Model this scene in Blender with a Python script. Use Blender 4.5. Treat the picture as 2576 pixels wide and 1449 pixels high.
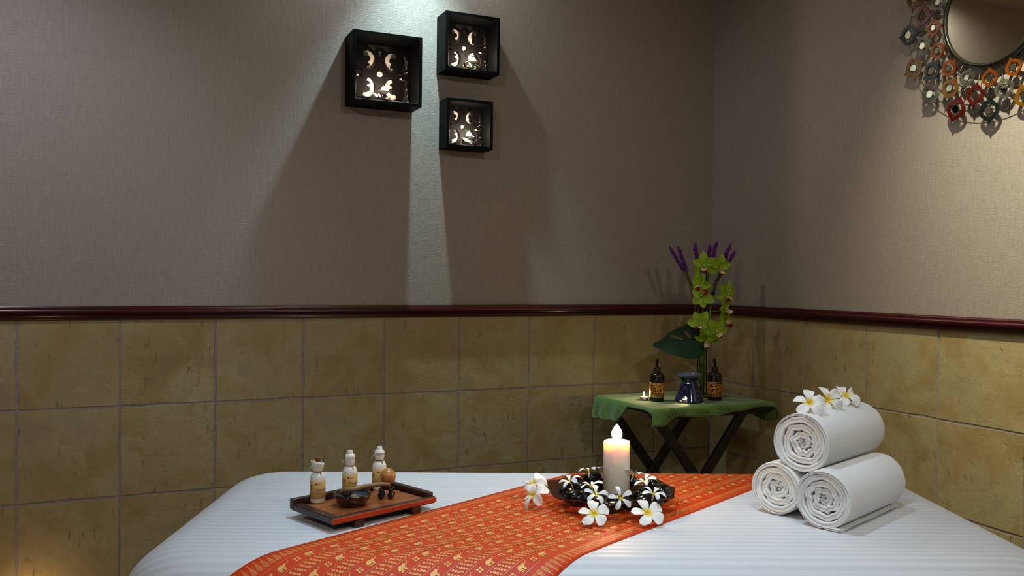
import bpy, bmesh, math, random
from math import sin, cos, pi, radians, sqrt, hypot, atan2
from mathutils import Vector, Matrix, noise as mnoise

scene = bpy.context.scene
for _o in list(bpy.data.objects):
    bpy.data.objects.remove(_o)
COL = scene.collection
random.seed(7)

# ------------------------------------------------------------------ camera
FPX = 2213.38
CAM = Vector((-2.6612, -3.5112, 1.22))
PITCH, ROLL, YAW = radians(-0.6085), radians(0.6114), radians(65.6086)
_fw = Vector((cos(YAW) * cos(PITCH), sin(YAW) * cos(PITCH), sin(PITCH)))
_rt = Vector((sin(YAW), -cos(YAW), 0))
_up = _rt.cross(_fw)
CR = _rt * cos(ROLL) + _up * sin(ROLL)
CU = _up * cos(ROLL) - _rt * sin(ROLL)
cam_data = bpy.data.cameras.new('camera')
cam_data.sensor_width = 36.0
cam_data.lens = FPX * 36.0 / 2576.0
cam_data.clip_start = 0.02
camera = bpy.data.objects.new('camera', cam_data)
COL.objects.link(camera)
mw = Matrix((CR, CU, -_fw)).transposed().to_4x4()
mw.translation = CAM
camera.matrix_world = mw
scene.camera = camera

# ------------------------------------------------------------------ world, exposure
world = bpy.data.worlds.new('room_air')
scene.world = world
world.use_nodes = True
world.node_tree.nodes['Background'].inputs[0].default_value = (0.0, 0.0, 0.0, 1)
vs = scene.view_settings
vs.view_transform = 'Standard'
vs.look = 'None'
vs.exposure = 0.5
vs.gamma = 1.0
vs.use_curve_mapping = False
scene.cycles.use_denoising = True
scene.cycles.max_bounces = 10
scene.cycles.transparent_max_bounces = 24
scene.cycles.sample_clamp_indirect = 3.0
scene.cycles.caustics_reflective = False
scene.cycles.caustics_refractive = False

CEIL = 2.84


def spot(name, loc, target, watts, col, size, blend, radius=0.03):
    ld = bpy.data.lights.new(name, 'SPOT')
    ld.energy = watts
    ld.color = col
    ld.spot_size = radians(size)
    ld.spot_blend = blend
    ld.shadow_soft_size = radius
    o = bpy.data.objects.new(name, ld)
    COL.objects.link(o)
    o.location = loc
    d = Vector(target) - Vector(loc)
    o.rotation_euler = d.to_track_quat('-Z', 'Y').to_euler()
    return o


def point(name, loc, watts, col, radius=0.01):
    ld = bpy.data.lights.new(name, 'POINT')
    ld.energy = watts
    ld.color = col
    ld.shadow_soft_size = radius
    o = bpy.data.objects.new(name, ld)
    COL.objects.link(o)
    o.location = loc
    return o


# recessed ceiling downlights, plus added fill spots for the bed front and the room
spot('downlight_over_boxes', (-1.52, -0.22, CEIL - 0.01), (-1.52, -0.24, 0), 86, (0.60, 0.95, 1.0), 74, 1.0, 0.022)
spot('downlight_over_boxes_spill', (-1.52, -0.22, CEIL - 0.012), (-1.52, -0.30, 0), 12, (0.88, 0.96, 1.0), 172, 0.7, 0.03)
spot('downlight_over_mirror', (-0.85, -1.92, CEIL - 0.01), (0.0, -2.00, 1.80), 190, (1.0, 0.94, 0.68), 84, 1.0, 0.03)
spot('downlight_over_bed', (-1.85, -1.80, CEIL - 0.01), (-1.95, -2.00, 0), 66, (0.58, 0.80, 1.0), 60, 0.9, 0.05)
spot('bed_front_fill', (-2.15, -3.15, CEIL - 0.01), (-1.70, -2.05, 0.75), 56, (0.92, 0.97, 1.0), 46, 0.8, 0.08)  # added fill, brightens the camera-facing sides of things on the bed
spot('downlight_left', (-3.3, -1.3, CEIL - 0.01), (-2.80, 0.3, 1.20), 46, (0.80, 0.84, 1.0), 60, 1.0, 0.05)
spot('room_fill', (-3.9, -3.6, CEIL - 0.01), (-3.4, -2.9, 0), 56, (1.0, 0.93, 0.83), 165, 0.5, 0.10)  # added fill out of view, lifts the shadows across the room
spot('room_fill', (-1.3, -4.2, CEIL - 0.01), (-1.2, -3.5, 0), 56, (1.0, 0.93, 0.83), 165, 0.5, 0.10)  # second added fill, evens out the walls from the other side


# ------------------------------------------------------------------ pixel helpers
def ray(x, y):
    return _fw + CR * ((x - 1288) / FPX) + CU * ((724.5 - y) / FPX)


def onz(x, y, z):
    d = ray(x, y)
    return CAM + d * ((z - CAM.z) / d.z)


def onY(x, y, Y):
    d = ray(x, y)
    return CAM + d * ((Y - CAM.y) / d.y)


BA = radians(-23.5)                       # direction of the bed
BU = Vector((cos(BA), sin(BA), 0))
BV = Vector((-sin(BA), cos(BA), 0))
BED = 0.72                                # height of the bed surface


def W(u, v, z):
    return BU * u + BV * v + Vector((0, 0, z))


# ------------------------------------------------------------------ materials
def lin(c):
    r = []
    for v in c:
        v = v / 255.0
        r.append(v / 12.92 if v <= 0.04045 else ((v + 0.055) / 1.055) ** 2.4)
    return (r[0], r[1], r[2], 1.0)


class NT:
    """small helper around a node tree"""

    def __init__(self, name):
        self.m = bpy.data.materials.new(name)
        self.m.use_nodes = True
        self.t = self.m.node_tree
        self.b = self.t.nodes['Principled BSDF']
        self.out = self.t.nodes['Material Output']
        self._c = None

    def n(self, kind, **kw):
        nd = self.t.nodes.new(kind)
        for k, v in kw.items():
            setattr(nd, k, v)
        return nd

    def link(self, a, b):
        self.t.links.new(a, b)

    def coord(self, which='Object', scale=(1, 1, 1), rand=False):
        tc = self.n('ShaderNodeTexCoord')
        mp = self.n('ShaderNodeMapping')
        mp.inputs['Scale'].default_value = scale
        self.link(tc.outputs[which], mp.inputs['Vector'])
        if rand:
            oi = self.n('ShaderNodeObjectInfo')
            mul = self.n('ShaderNodeMath', operation='MULTIPLY')
            mul.inputs[1].default_value = 137.0
            self.link(oi.outputs['Random'], mul.inputs[0])
            self.link(mul.outputs[0], mp.inputs['Location'])
        return mp.outputs[0]

    def noise(self, vec, scale, detail=3, rough=0.55, dist=0.0):
        nz = self.n('ShaderNodeTexNoise')
        nz.inputs['Scale'].default_value = scale
        nz.inputs['Detail'].default_value = detail
        nz.inputs['Roughness'].default_value = rough
        nz.inputs['Distortion'].default_value = dist
        self.link(vec, nz.inputs['Vector'])
        return nz.outputs['Fac']

    def ramp(self, fac, stops, interp='LINEAR'):
        rp = self.n('ShaderNodeValToRGB')
        cr = rp.color_ramp
        cr.interpolation = interp
        while len(cr.elements) < len(stops):
            cr.elements.new(0.5)
        for e, (p, c) in zip(cr.elements, stops):
            e.position = p
            e.color = c
        self.link(fac, rp.inputs[0])
        return rp.outputs[0]

    def mix(self, fac, a, b, mode='MIX'):
        mx = self.n('ShaderNodeMix', data_type='RGBA', blend_type=mode)
        for s, v in ((mx.inputs[0], fac), (mx.inputs[6], a), (mx.inputs[7], b)):
            if hasattr(v, 'links'):
                self.link(v, s)
            else:
                s.default_value = v
        return mx.outputs[2]

    def math(self, op, a, b=0.0):
        md = self.n('ShaderNodeMath', operation=op)
        for s, v in ((md.inputs[0], a), (md.inputs[1], b)):
            if hasattr(v, 'links'):
                self.link(v, s)
            else:
                s.default_value = v
        return md.outputs[0]

    def bump(self, h, strength, dist=0.002):
        bp = self.n('ShaderNodeBump')
        bp.inputs['Strength'].default_value = strength
        bp.inputs['Distance'].default_value = dist
        self.link(h, bp.inputs['Height'])
        self.link(bp.outputs[0], self.b.inputs['Normal'])

    def base(self, v):
        if hasattr(v, 'links'):
            self.link(v, self.b.inputs['Base Color'])
        else:
            self.b.inputs['Base Color'].default_value = v

    def set(self, **kw):
        for k, v in kw.items():
            self.b.inputs[k.replace('_', ' ')].default_value = v


def plain(name, col, rough=0.5, metal=0.0, spec=0.5, var=0.12, vscale=40, bump=0.0, bscale=300, coat=0.0, sheen=0.0):
    k = NT(name)
    c = lin(col)
    v = k.coord()
    nf = k.noise(v, vscale, 3)
    dk = tuple(x * (1 - var) for x in c[:3]) + (1,)
    lt = tuple(min(1, x * (1 + var)) for x in c[:3]) + (1,)
    k.base(k.ramp(nf, [(0.3, dk), (0.7, lt)]))
    k.set(Roughness=rough, Metallic=metal)
    k.b.inputs['Specular IOR Level'].default_value = spec
    if coat:
        k.b.inputs['Coat Weight'].default_value = coat
        k.b.inputs['Coat Roughness'].default_value = 0.08
    if sheen:
        k.b.inputs['Sheen Weight'].default_value = sheen
    if bump:
        k.bump(k.noise(v, bscale, 2), bump, 0.001)
    return k.m


def clear(name, tint, rough=0.02, gloss=1.0, base=None, solid=0.0, ior=1.33, fk=1.0):
    """thin clear glass: transparent body with a fresnel sheen (+ optional coloured body)"""
    k = NT(name)
    tr = k.n('ShaderNodeBsdfTransparent')
    tr.inputs[0].default_value = lin(tint)
    gl = k.n('ShaderNodeBsdfGlossy')
    gl.inputs['Roughness'].default_value = rough
    gl.inputs[0].default_value = (gloss, gloss, gloss, 1)
    fr = k.n('ShaderNodeFresnel')
    fr.inputs[0].default_value = ior
    body = tr.outputs[0]
    if base is not None:
        df = k.n('ShaderNodeBsdfDiffuse')
        vz = k.noise(k.coord(), 60, 3)
        c = lin(base)
        k.link(k.ramp(vz, [(0.3, tuple(x * .6 for x in c[:3]) + (1,)), (0.7, c)]), df.inputs[0])
        m0 = k.n('ShaderNodeMixShader')
        m0.inputs[0].default_value = solid
        k.link(tr.outputs[0], m0.inputs[1])
        k.link(df.outputs[0], m0.inputs[2])
        body = m0.outputs[0]
    ms = k.n('ShaderNodeMixShader')
    k.link(k.math('MULTIPLY', fr.outputs[0], fk), ms.inputs[0])
    k.link(body, ms.inputs[1])
    k.link(gl.outputs[0], ms.inputs[2])
    k.link(ms.outputs[0], k.out.inputs['Surface'])
    return k.m


def emissive(name, col, strength):
    k = NT(name)
    e = k.n('ShaderNodeEmission')
    e.inputs[0].default_value = lin(col)
    e.inputs[1].default_value = strength
    k.link(e.outputs[0], k.out.inputs['Surface'])
    return k.m


def mat_wallpaper():
    k = NT('wallpaper')
    v1 = k.coord('Object', (46, 46, 6))
    st = k.noise(v1, 3.0, 4, 0.6)
    v2 = k.coord('Object', (1, 1, 1))
    big = k.noise(v2, 1.4, 2)
    c = k.ramp(st, [(0.30, lin((150, 141, 134))), (0.70, lin((165, 156, 148)))])
    c2 = k.mix(k.math('MULTIPLY', big, 0.35), c, lin((150, 138, 122)))
    k.base(c2)
    v3 = k.coord('Object', (95, 95, 300))
    dash = k.noise(v3, 1.0, 2, 0.5, 0.6)
    v4 = k.coord('Object', (70, 70, 14))
    strk = k.noise(v4, 1.0, 2)
    h = k.math('ADD', k.math('MULTIPLY', k.math('MULTIPLY', dash, strk), 2.4), k.math('MULTIPLY', strk, 0.15))
    k.bump(h, 0.42, 0.0020)
    k.set(Roughness=0.48)
    k.b.inputs['Specular IOR Level'].default_value = 0.55
    return k.m


def mat_tile():
    k = NT('stone_tile')
    v = k.coord('Object', (1, 1, 1), True)
    big = k.noise(v, 6.0, 5, 0.6, 0.5)
    c = k.ramp(big, [(0.26, lin((158, 132, 78))), (0.42, lin((182, 160, 102))), (0.54, lin((198, 186, 142))), (0.68, lin((174, 166, 130))), (0.82, lin((176, 142, 86)))])
    warm = k.noise(v, 3.1, 3, 0.5)
    c = k.mix(k.ramp(warm, [(0.45, (0, 0, 0, 1)), (0.70, (.4, .4, .4, 1))]), c, lin((178, 132, 72)))
    # drip marks and pits, gathered in patches
    vs_ = k.coord('Object', (52, 52, 13), True)
    streak = k.noise(vs_, 1.0, 4, 0.6, 0.6)
    patch = k.noise(v, 8.5, 2, 0.5)
    m = k.math('MULTIPLY', k.ramp(streak, [(0.33, (1, 1, 1, 1)), (0.40, (0, 0, 0, 1))]), k.ramp(patch, [(0.50, (0, 0, 0, 1)), (0.60, (1, 1, 1, 1))]))
    c = k.mix(k.math('MULTIPLY', m, 0.75), c, lin((92, 70, 34)))
    mott = k.noise(v, 70, 4, 0.75)
    c = k.mix(0.35, c, k.ramp(mott, [(0.3, lin((170, 156, 122))), (0.7, lin((240, 228, 196)))]), 'MULTIPLY')
    k.base(k.mix(0.48, c, lin((154, 142, 108))))
    fine = k.noise(v, 130, 4, 0.7)
    wav = k.noise(v, 9, 6, 0.66, 0.25)
    ridge = k.ramp(wav, [(0.46, (0, 0, 0, 1)), (0.50, (1, 1, 1, 1))])
    h = k.math('ADD', k.math('MULTIPLY', ridge, 0.07), k.math('ADD', k.math('MULTIPLY', fine, 0.10), k.math('ADD', k.math('MULTIPLY', wav, 0.30), k.math('MULTIPLY', m, -0.35))))
    k.bump(h, 0.7, 0.006)
    k.set(Roughness=0.5)
    k.b.inputs['Specular IOR Level'].default_value = 0.35
    return k.m


def mat_sheet():
    k = NT('striped_sheet')
    tc = k.n('ShaderNodeTexCoord')
    sx = k.n('ShaderNodeSeparateXYZ')
    k.link(tc.outputs['UV'], sx.inputs[0])
    w = k.n('ShaderNodeTexWave', wave_type='BANDS', bands_direction='Y')
    w.inputs['Scale'].default_value = 0.314 / 0.0235 * 1.0
    w.inputs['Distortion'].default_value = 0.15
    w.inputs['Detail'].default_value = 1
    k.link(tc.outputs['UV'], w.inputs['Vector'])
    s = k.ramp(w.outputs['Fac'], [(0.35, (0, 0, 0, 1)), (0.65, (1, 1, 1, 1))])
    k.base(k.mix(s, lin((206, 209, 214)), lin((218, 221, 226))))
    k.link(k.math('ADD', k.math('MULTIPLY', s, -0.16), 0.62), k.b.inputs['Roughness'])
    v = k.coord('Object', (3, 22, 22))
    wr = k.noise(v, 1.3, 3, 0.5)
    fine = k.noise(k.coord('Object', (1, 1, 1)), 700, 2)
    h = k.math('ADD', k.math('MULTIPLY', wr, 0.5), k.math('ADD', k.math('MULTIPLY', s, 0.05), k.math('MULTIPLY', fine, 0.06)))
    k.bump(h, 0.35, 0.004)
    k.b.inputs['Specular IOR Level'].default_value = 0.35
    k.b.inputs['Sheen Weight'].default_value = 0.15
    return k.m


def mat_silk():
    k = NT('orange_silk')
    tc = k.n('ShaderNodeTexCoord')
    w = k.n('ShaderNodeTexWave', wave_type='BANDS', bands_direction='X')
    w.inputs['Scale'].default_value = 260
    k.link(tc.outputs['UV'], w.inputs['Vector'])
    nz = k.noise(k.coord('Object'), 30, 2)
    c = k.mix(w.outputs['Fac'], lin((204, 54, 10)), lin((222, 74, 14)))
    c = k.mix(k.math('MULTIPLY', nz, 0.3), c, lin((190, 44, 12)))
    k.base(c)
    k.set(Roughness=0.5)
    k.b.inputs['Specular IOR Level'].default_value = 0.25
    k.bump(w.outputs['Fac'], 0.15, 0.0004)
    return k.m


def mat_flower(name, white, yellow, r0, r1, back=None):
    """white petals turning yellow towards the throat (radius measured from the flower's centre)"""
    k = NT(name)
    tc = k.n('ShaderNodeTexCoord')
    vl = k.n('ShaderNodeVectorMath', operation='LENGTH')
    k.link(tc.outputs['Object'], vl.inputs[0])
    nz = k.noise(tc.outputs['Object'], 120, 2)
    d = k.math('ADD', vl.outputs['Value'], k.math('MULTIPLY', k.math('SUBTRACT', nz, 0.5), r1 * 0.5))
    mr = k.n('ShaderNodeMapRange')
    mr.inputs[1].default_value = r0
    mr.inputs[2].default_value = r1
    k.link(d, mr.inputs[0])
    k.base(k.mix(mr.outputs[0], lin(yellow), lin(white)))
    k.set(Roughness=0.5)
    k.b.inputs['Subsurface Weight'].default_value = 0.15
    k.b.inputs['Subsurface Radius'].default_value = (0.004, 0.004, 0.003)
    k.b.inputs['Sheen Weight'].default_value = 0.2
    return k.m


def mat_terry():
    k = NT('white_terry')
    v = k.coord('Object', (1, 1, 1))
    f1 = k.noise(v, 420, 3, 0.7)
    f2 = k.noise(v, 45, 3)
    k.base(k.ramp(f1, [(0.3, lin((226, 230, 232))), (0.7, lin((250, 252, 253)))]))
    h = k.math('ADD', k.math('MULTIPLY', f1, 0.6), k.math('MULTIPLY', f2, 0.5))
    k.bump(h, 0.8, 0.0035)
    k.set(Roughness=0.95)
    k.b.inputs['Specular IOR Level'].default_value = 0.1
    k.b.inputs['Sheen Weight'].default_value = 0.35
    return k.m


def mat_wood(name, dark, light, rough=0.35, scale=1.0, coat=0.2):
    k = NT(name)
    v = k.coord('Object', (3 * scale, 60 * scale, 60 * scale), True)
    g = k.noise(v, 2.0, 4, 0.6, 0.5)
    k.base(k.ramp(g, [(0.3, lin(dark)), (0.7, lin(light))]))
    k.set(Roughness=rough)
    k.b.inputs['Coat Weight'].default_value = coat
    k.b.inputs['Coat Roughness'].default_value = 0.15
    k.bump(g, 0.1, 0.0006)
    return k.m


def mat_leopard():
    k = NT('leopard_label')
    v = k.coord('Object', (1, 1, 1.0), True)
    vo = k.n('ShaderNodeTexVoronoi', feature='F1')
    vo.inputs['Scale'].default_value = 120
    nz = k.n('ShaderNodeTexNoise')
    nz.inputs['Scale'].default_value = 60
    k.link(v, nz.inputs['Vector'])
    mx = k.n('ShaderNodeMix', data_type='VECTOR')
    mx.inputs[0].default_value = 0.012
    k.link(v, mx.inputs[4])
    k.link(nz.outputs['Color'], mx.inputs[5])
    k.link(mx.outputs[1], vo.inputs['Vector'])
    s = k.ramp(vo.outputs['Distance'], [(0.36, (0, 0, 0, 1)), (0.46, (1, 1, 1, 1))])
    st = k.noise(k.coord('Object', (70, 70, 110), True), 1.0, 2, 0.5, 1.5)
    s2 = k.ramp(st, [(0.40, (0, 0, 0, 1)), (0.46, (1, 1, 1, 1))])
    f = k.math('MULTIPLY', s, s2)
    k.base(k.mix(k.math('MAXIMUM', k.math('SUBTRACT', s2, k.math('SUBTRACT', 1.0, s)), 0.0), lin((30, 16, 8)), lin((226, 140, 44))))
    k.set(Roughness=0.35)
    return k.m


def mat_green_cloth():
    k = NT('green_cloth')
    tc = k.n('ShaderNodeTexCoord')
    uvv = tc.outputs['UV']
    vo = k.n('ShaderNodeTexVoronoi', feature='F1', voronoi_dimensions='2D')
    vo.inputs['Scale'].default_value = 7.5
    vo.inputs['Randomness'].default_value = 0.55
    k.link(uvv, vo.inputs['Vector'])
    sub = k.n('ShaderNodeVectorMath', operation='SUBTRACT')
    k.link(uvv, sub.inputs[0])
    k.link(vo.outputs['Position'], sub.inputs[1])
    sp_ = k.n('ShaderNodeSeparateXYZ')
    k.link(sub.outputs[0], sp_.inputs[0])
    th_ = k.math('ARCTAN2', sp_.outputs[1], sp_.outputs[0])
    ln_ = k.n('ShaderNodeVectorMath', operation='LENGTH')
    k.link(sub.outputs[0], ln_.inputs[0])
    rr_ = ln_.outputs['Value']
    f = None
    for rad, pet, ph in ((.044, 9, 0.0), (.034, 8, .7), (.025, 7, .2), (.016, 6, 1.1), (.008, 5, .4)):
        lobe = k.math('ADD', k.math('MULTIPLY', k.math('ABSOLUTE', k.math('SINE', k.math('ADD', k.math('MULTIPLY', th_, pet / 2), ph))), .42), .62)
        d_ = k.math('ABSOLUTE', k.math('SUBTRACT', rr_, k.math('MULTIPLY', lobe, rad)))
        ln = k.math('LESS_THAN', d_, 0.0011)
        f = ln if f is None else k.math('MAXIMUM', f, ln)
    nz = k.noise(k.coord('Object'), 240, 3, 0.7)
    g = k.ramp(nz, [(0.3, lin((68, 98, 32))), (0.7, lin((106, 138, 50)))])
    k.base(k.mix(f, g, lin((16, 24, 12))))
    k.bump(nz, 0.4, 0.001)
    k.set(Roughness=0.85)
    k.b.inputs['Sheen Weight'].default_value = 0.3
    return k.m


def mat_candle():
    k = NT('candle_wax')
    nz = k.noise(k.coord(), 40, 2)
    k.base(k.ramp(nz, [(0.3, lin((240, 240, 226))), (0.7, lin((248, 247, 236)))]))
    k.set(Roughness=0.4)
    k.b.inputs['Subsurface Weight'].default_value = 0.8
    k.b.inputs['Subsurface Radius'].default_value = (0.03, 0.016, 0.009)
    k.b.inputs['Subsurface Scale'].default_value = 0.8
    return k.m


MAT = dict(
    wallpaper=mat_wallpaper(), tile=mat_tile(),
    grout=plain('grout', (150, 140, 138), 0.9, var=0.2, vscale=60, bump=0.4),
    ceiling=plain('ceiling_paint', (205, 196, 170), 0.9, var=0.03),
    floor=mat_wood('floor_wood', (52, 30, 18), (84, 50, 30), 0.35, 0.3),
    rail=mat_wood('mahogany', (50, 4, 9), (62, 6, 12), 0.25, 1.0, 0.2),
    sheet=mat_sheet(), base=plain('bed_base', (48, 38, 32), 0.6),
    silk=mat_silk(),
    gold=plain('gold_thread', (232, 176, 92), 0.5, 0.15, var=0.15, vscale=300),
    stripe=plain('ochre_thread', (206, 106, 44), 0.45, var=0.1, vscale=200),
    terry=mat_terry(),
    black=plain('black_lacquer', (5, 6, 7), 0.5, spec=0.06, var=0.2),
    screen=plain('dark_fretwork', (5, 4, 4), 0.6, spec=0.08, var=0.2),
    flower=mat_flower('frangipani', (240, 240, 236), (238, 205, 8), 0.006, 0.0155),
    flower_s=mat_flower('small_frangipani', (228, 234, 236), (232, 214, 60), 0.004, 0.010),
    stemgreen=plain('green_stem', (126, 160, 44), 0.5),
    wax=mat_candle(), flame=emissive('flame', (255, 226, 178), 90.0), wick=plain('wick', (20, 14, 10), 0.9),
    stone=plain('black_pebble', (13, 14, 14), 0.16, var=0.3, vscale=80, bump=0.05, bscale=120),
    glass=clear('clear_glass', (250, 251, 250), ior=1.2, fk=0.4), brownglass=clear('smoked_glass', (240, 220, 202), 0.05, 0.8, (150, 104, 76), 0.13),
    vaseglass=clear('green_tinted_glass', (243, 248, 232), 0.03),
    water=clear('vase_water', (240, 246, 218), 0.02),
    dkwood=mat_wood('dark_wood', (36, 18, 11), (64, 35, 22), 0.4, 1.0, 0.2),
    plank=mat_wood('tray_plank', (118, 62, 26), (172, 100, 48), 0.35, 1.0, 0.35),
    redwood=mat_wood('red_edge', (136, 38, 14), (186, 66, 26), 0.35, 1.0, 0.3),
    blackwood=mat_wood('black_stand', (9, 6, 5), (18, 12, 10), 0.45, 1.0, 0.15),
    paper=plain('mulberry_paper', (226, 226, 216), 0.8, var=0.07, vscale=120, bump=0.5, bscale=160),
    kraft=plain('tan_label', (200, 168, 98), 0.7, var=0.08),
    ink=plain('dark_ink', (38, 22, 22), 0.7, var=0.0), purple=plain('purple_ink', (150, 44, 92), 0.7, var=0.0),
    cork=plain('cork', (124, 70, 40), 0.85, var=0.3, vscale=300), twine=plain('twine', (120, 88, 48), 0.9, var=0.2, vscale=300),
    bowl=mat_wood('lacquered_bowl', (26, 9, 6), (58, 24, 12), 0.16, 1.0, 0.7),
    oil=plain('oil_surface', (60, 92, 110), 0.05, var=0.1, coat=1.0),
    branch=mat_wood('branch_wood', (104, 78, 44), (150, 118, 72), 0.5, 1.0, 0.1),
    ball=mat_wood('ball_wood', (150, 96, 40), (188, 132, 62), 0.35, 0.6, 0.3),
    bead=plain('dark_bead', (34, 14, 10), 0.2, var=0.3, coat=0.4),
    bottle=plain('brown_plastic', (34, 15, 12), 0.2, var=0.1, coat=0.3), leopard=mat_leopard(),
    silver=plain('silver_band', (196, 196, 196), 0.3, 0.9, var=0.05),
    ceramic=plain('blue_ceramic', (22, 30, 72), 0.12, var=0.45, vscale=30, coat=0.6), rimglaze=plain('grey_glaze', (92, 98, 120), 0.15, var=0.3, vscale=30, coat=0.5),
    cloth=mat_green_cloth(),
    orchid=plain('orchid_green', (150, 186, 40), 0.5, var=0.16, vscale=60),
    lip=plain('orchid_lip', (232, 214, 160), 0.5, var=0.1), liptip=plain('orchid_crimson', (142, 16, 52), 0.5, var=0.2, vscale=200), column=plain('orchid_column', (214, 204, 90), 0.5),
    liatris=plain('liatris_purple', (112, 38, 140), 0.7, var=0.4, vscale=300), liastem=plain('liatris_stem', (84, 100, 38), 0.7, var=0.3, vscale=150),
    leaf=plain('monstera_green', (10, 46, 20), 0.5, spec=0.25, var=0.3, vscale=20),
    metal=plain('dark_pewter', (74, 78, 70), 0.3, 0.9, var=0.1), mirror=plain('mirror_silver', (232, 222, 196), 0.02, 1.0, var=0.0),
    tin=plain('tealight_tin', (190, 188, 180), 0.3, 0.9, var=0.05),
    shell_w=plain('white_shell', (240, 226, 208), 0.4, var=0.1, vscale=90), shell_p=plain('pink_shell', (226, 168, 142), 0.35, var=0.2, vscale=90),
    amethyst=clear('amethyst', (150, 70, 190), 0.05, 1.0, (140, 60, 180), 0.5), emerald=clear('green_glass', (30, 190, 70), 0.05, 1.0, (20, 170, 60), 0.5),
)
for nm, tint, body, so in (('amber', (224, 160, 84), (150, 78, 16), 0.5), ('ruby', (176, 70, 40), (104, 26, 10), 0.55), ('smoke', (214, 212, 204), (110, 108, 98), 0.36),
                           ('honey', (220, 184, 90), (140, 98, 18), 0.5), ('abalone', (110, 124, 110), (30, 40, 34), 0.62)):
    MAT[nm] = clear('resin_' + nm, tint, 0.06, 1.0, body, so, 1.45)


# ------------------------------------------------------------------ mesh helpers
def link_obj(name, me, mat, parent=None):
    o = bpy.data.objects.new(name, me)
    COL.objects.link(o)
    if mat is not None and len(me.materials) == 0:
        me.materials.append(MAT[mat] if isinstance(mat, str) else mat)
    if parent is not None:
        o.parent = parent
    return o


def obj(name, bm, mat, parent=None, smooth=True, autosmooth=None):
    me = bpy.data.meshes.new(name)
    bm.normal_update()
    bm.to_mesh(me)
    bm.free()
    for p in me.polygons:
        p.use_smooth = smooth
    if smooth and autosmooth is not None:
        try:
            me.set_sharp_from_angle(angle=radians(autosmooth))
        except Exception:
            pass
    return link_obj(name, me, mat, parent)


def tag(o, label, cat, group=None):
    o['label'] = label
    o['category'] = cat
    if group:
        o['group'] = group
    return o


def thing(name, label, cat, loc=(0, 0, 0), rot=None, group=None):
    o = bpy.data.objects.new(name, None)
    o.empty_display_size = 0.02
    COL.objects.link(o)
    o.location = loc
    if rot is not None:
        if isinstance(rot, Matrix):
            o.rotation_euler = rot.to_euler()
        else:
            o.rotation_euler = (0, 0, rot)
    return tag(o, label, cat, group)


def struct(o):
    o['kind'] = 'structure'
    return o


def copy_tree(o, parent=None):
    c = o.copy()
    COL.objects.link(c)
    c.parent = parent
    for ch in list(o.children):
        copy_tree(ch, c)
    return c


def box(bm, cx, cy, cz, sx, sy, sz, bev=0.0, seg=2, rot=None):
    r = bmesh.ops.create_cube(bm, size=1.0)
    vs_ = r['verts']
    bmesh.ops.scale(bm, vec=(sx, sy, sz), verts=vs_)
    if bev > 0:
        es = list({e for v in vs_ for e in v.link_edges})
        rb = bmesh.ops.bevel(bm, geom=es, offset=bev, segments=seg, profile=0.5, affect='EDGES')
        vs_ = list({v for f in rb['faces'] for v in f.verts} | {v for v in vs_ if v.is_valid})
    if rot is not None:
        bmesh.ops.rotate(bm, cent=(0, 0, 0), matrix=rot, verts=vs_)
    bmesh.ops.translate(bm, vec=(cx, cy, cz), verts=vs_)
    return bm


def boxm(*a, **k):
    return box(bmesh.new(), *a, **k)


def lathe(prof, seg=32, rmod=None, skip=None, bm=None, off=(0, 0, 0)):
    """prof: list of (r,z); r==0 closes the pole"""
    bm = bm or bmesh.new()
    rows = []
    for (r, z) in prof:
        if r <= 1e-6:
            rows.append([bm.verts.new((off[0], off[1], z + off[2]))])
        else:
            row = []
            for i in range(seg):
                a = 2 * pi * i / seg
                rr, zz = (r, z) if rmod is None else rmod(a, r, z)
                row.append(bm.verts.new((rr * cos(a) + off[0], rr * sin(a) + off[1], zz + off[2])))
            rows.append(row)
    for j in range(len(rows) - 1):
        a, b = rows[j], rows[j + 1]
        for i in range(seg):
            i2 = (i + 1) % seg
            if skip and skip(j, i):
                continue
            if len(a) == 1 and len(b) == 1:
                continue
            if len(a) == 1:
                bm.faces.new((a[0], b[i2], b[i]))
            elif len(b) == 1:
                bm.faces.new((a[i], a[i2], b[0]))
            else:
                bm.faces.new((a[i], a[i2], b[i2], b[i]))
    bmesh.ops.recalc_face_normals(bm, faces=bm.faces)
    return bm


def tube(path, rad, seg=8, bm=None, cap=True):
    bm = bm or bmesh.new()
    P = [Vector(p) for p in path]
    n = len(P)
    if not isinstance(rad, (list, tuple)):
        rad = [rad] * n
    rows = []
    prev = None
    for i in range(n):
        t = (P[min(i + 1, n - 1)] - P[max(i - 1, 0)]).normalized()
        if prev is None:
            a = Vector((0, 0, 1)) if abs(t.z) < 0.9 else Vector((1, 0, 0))
            x = t.cross(a).normalized()
        else:
            x = (prev - t * prev.dot(t)).normalized()
        prev = x
        y = t.cross(x)
        rows.append([bm.verts.new(P[i] + (x * cos(2 * pi * k / seg) + y * sin(2 * pi * k / seg)) * rad[i]) for k in range(seg)])
    for i in range(n - 1):
        for k in range(seg):
            k2 = (k + 1) % seg
            bm.faces.new((rows[i][k], rows[i][k2], rows[i + 1][k2], rows[i + 1][k]))
    if cap:
        bm.faces.new(list(reversed(rows[0])))
        bm.faces.new(rows[-1])
    return bm


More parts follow.
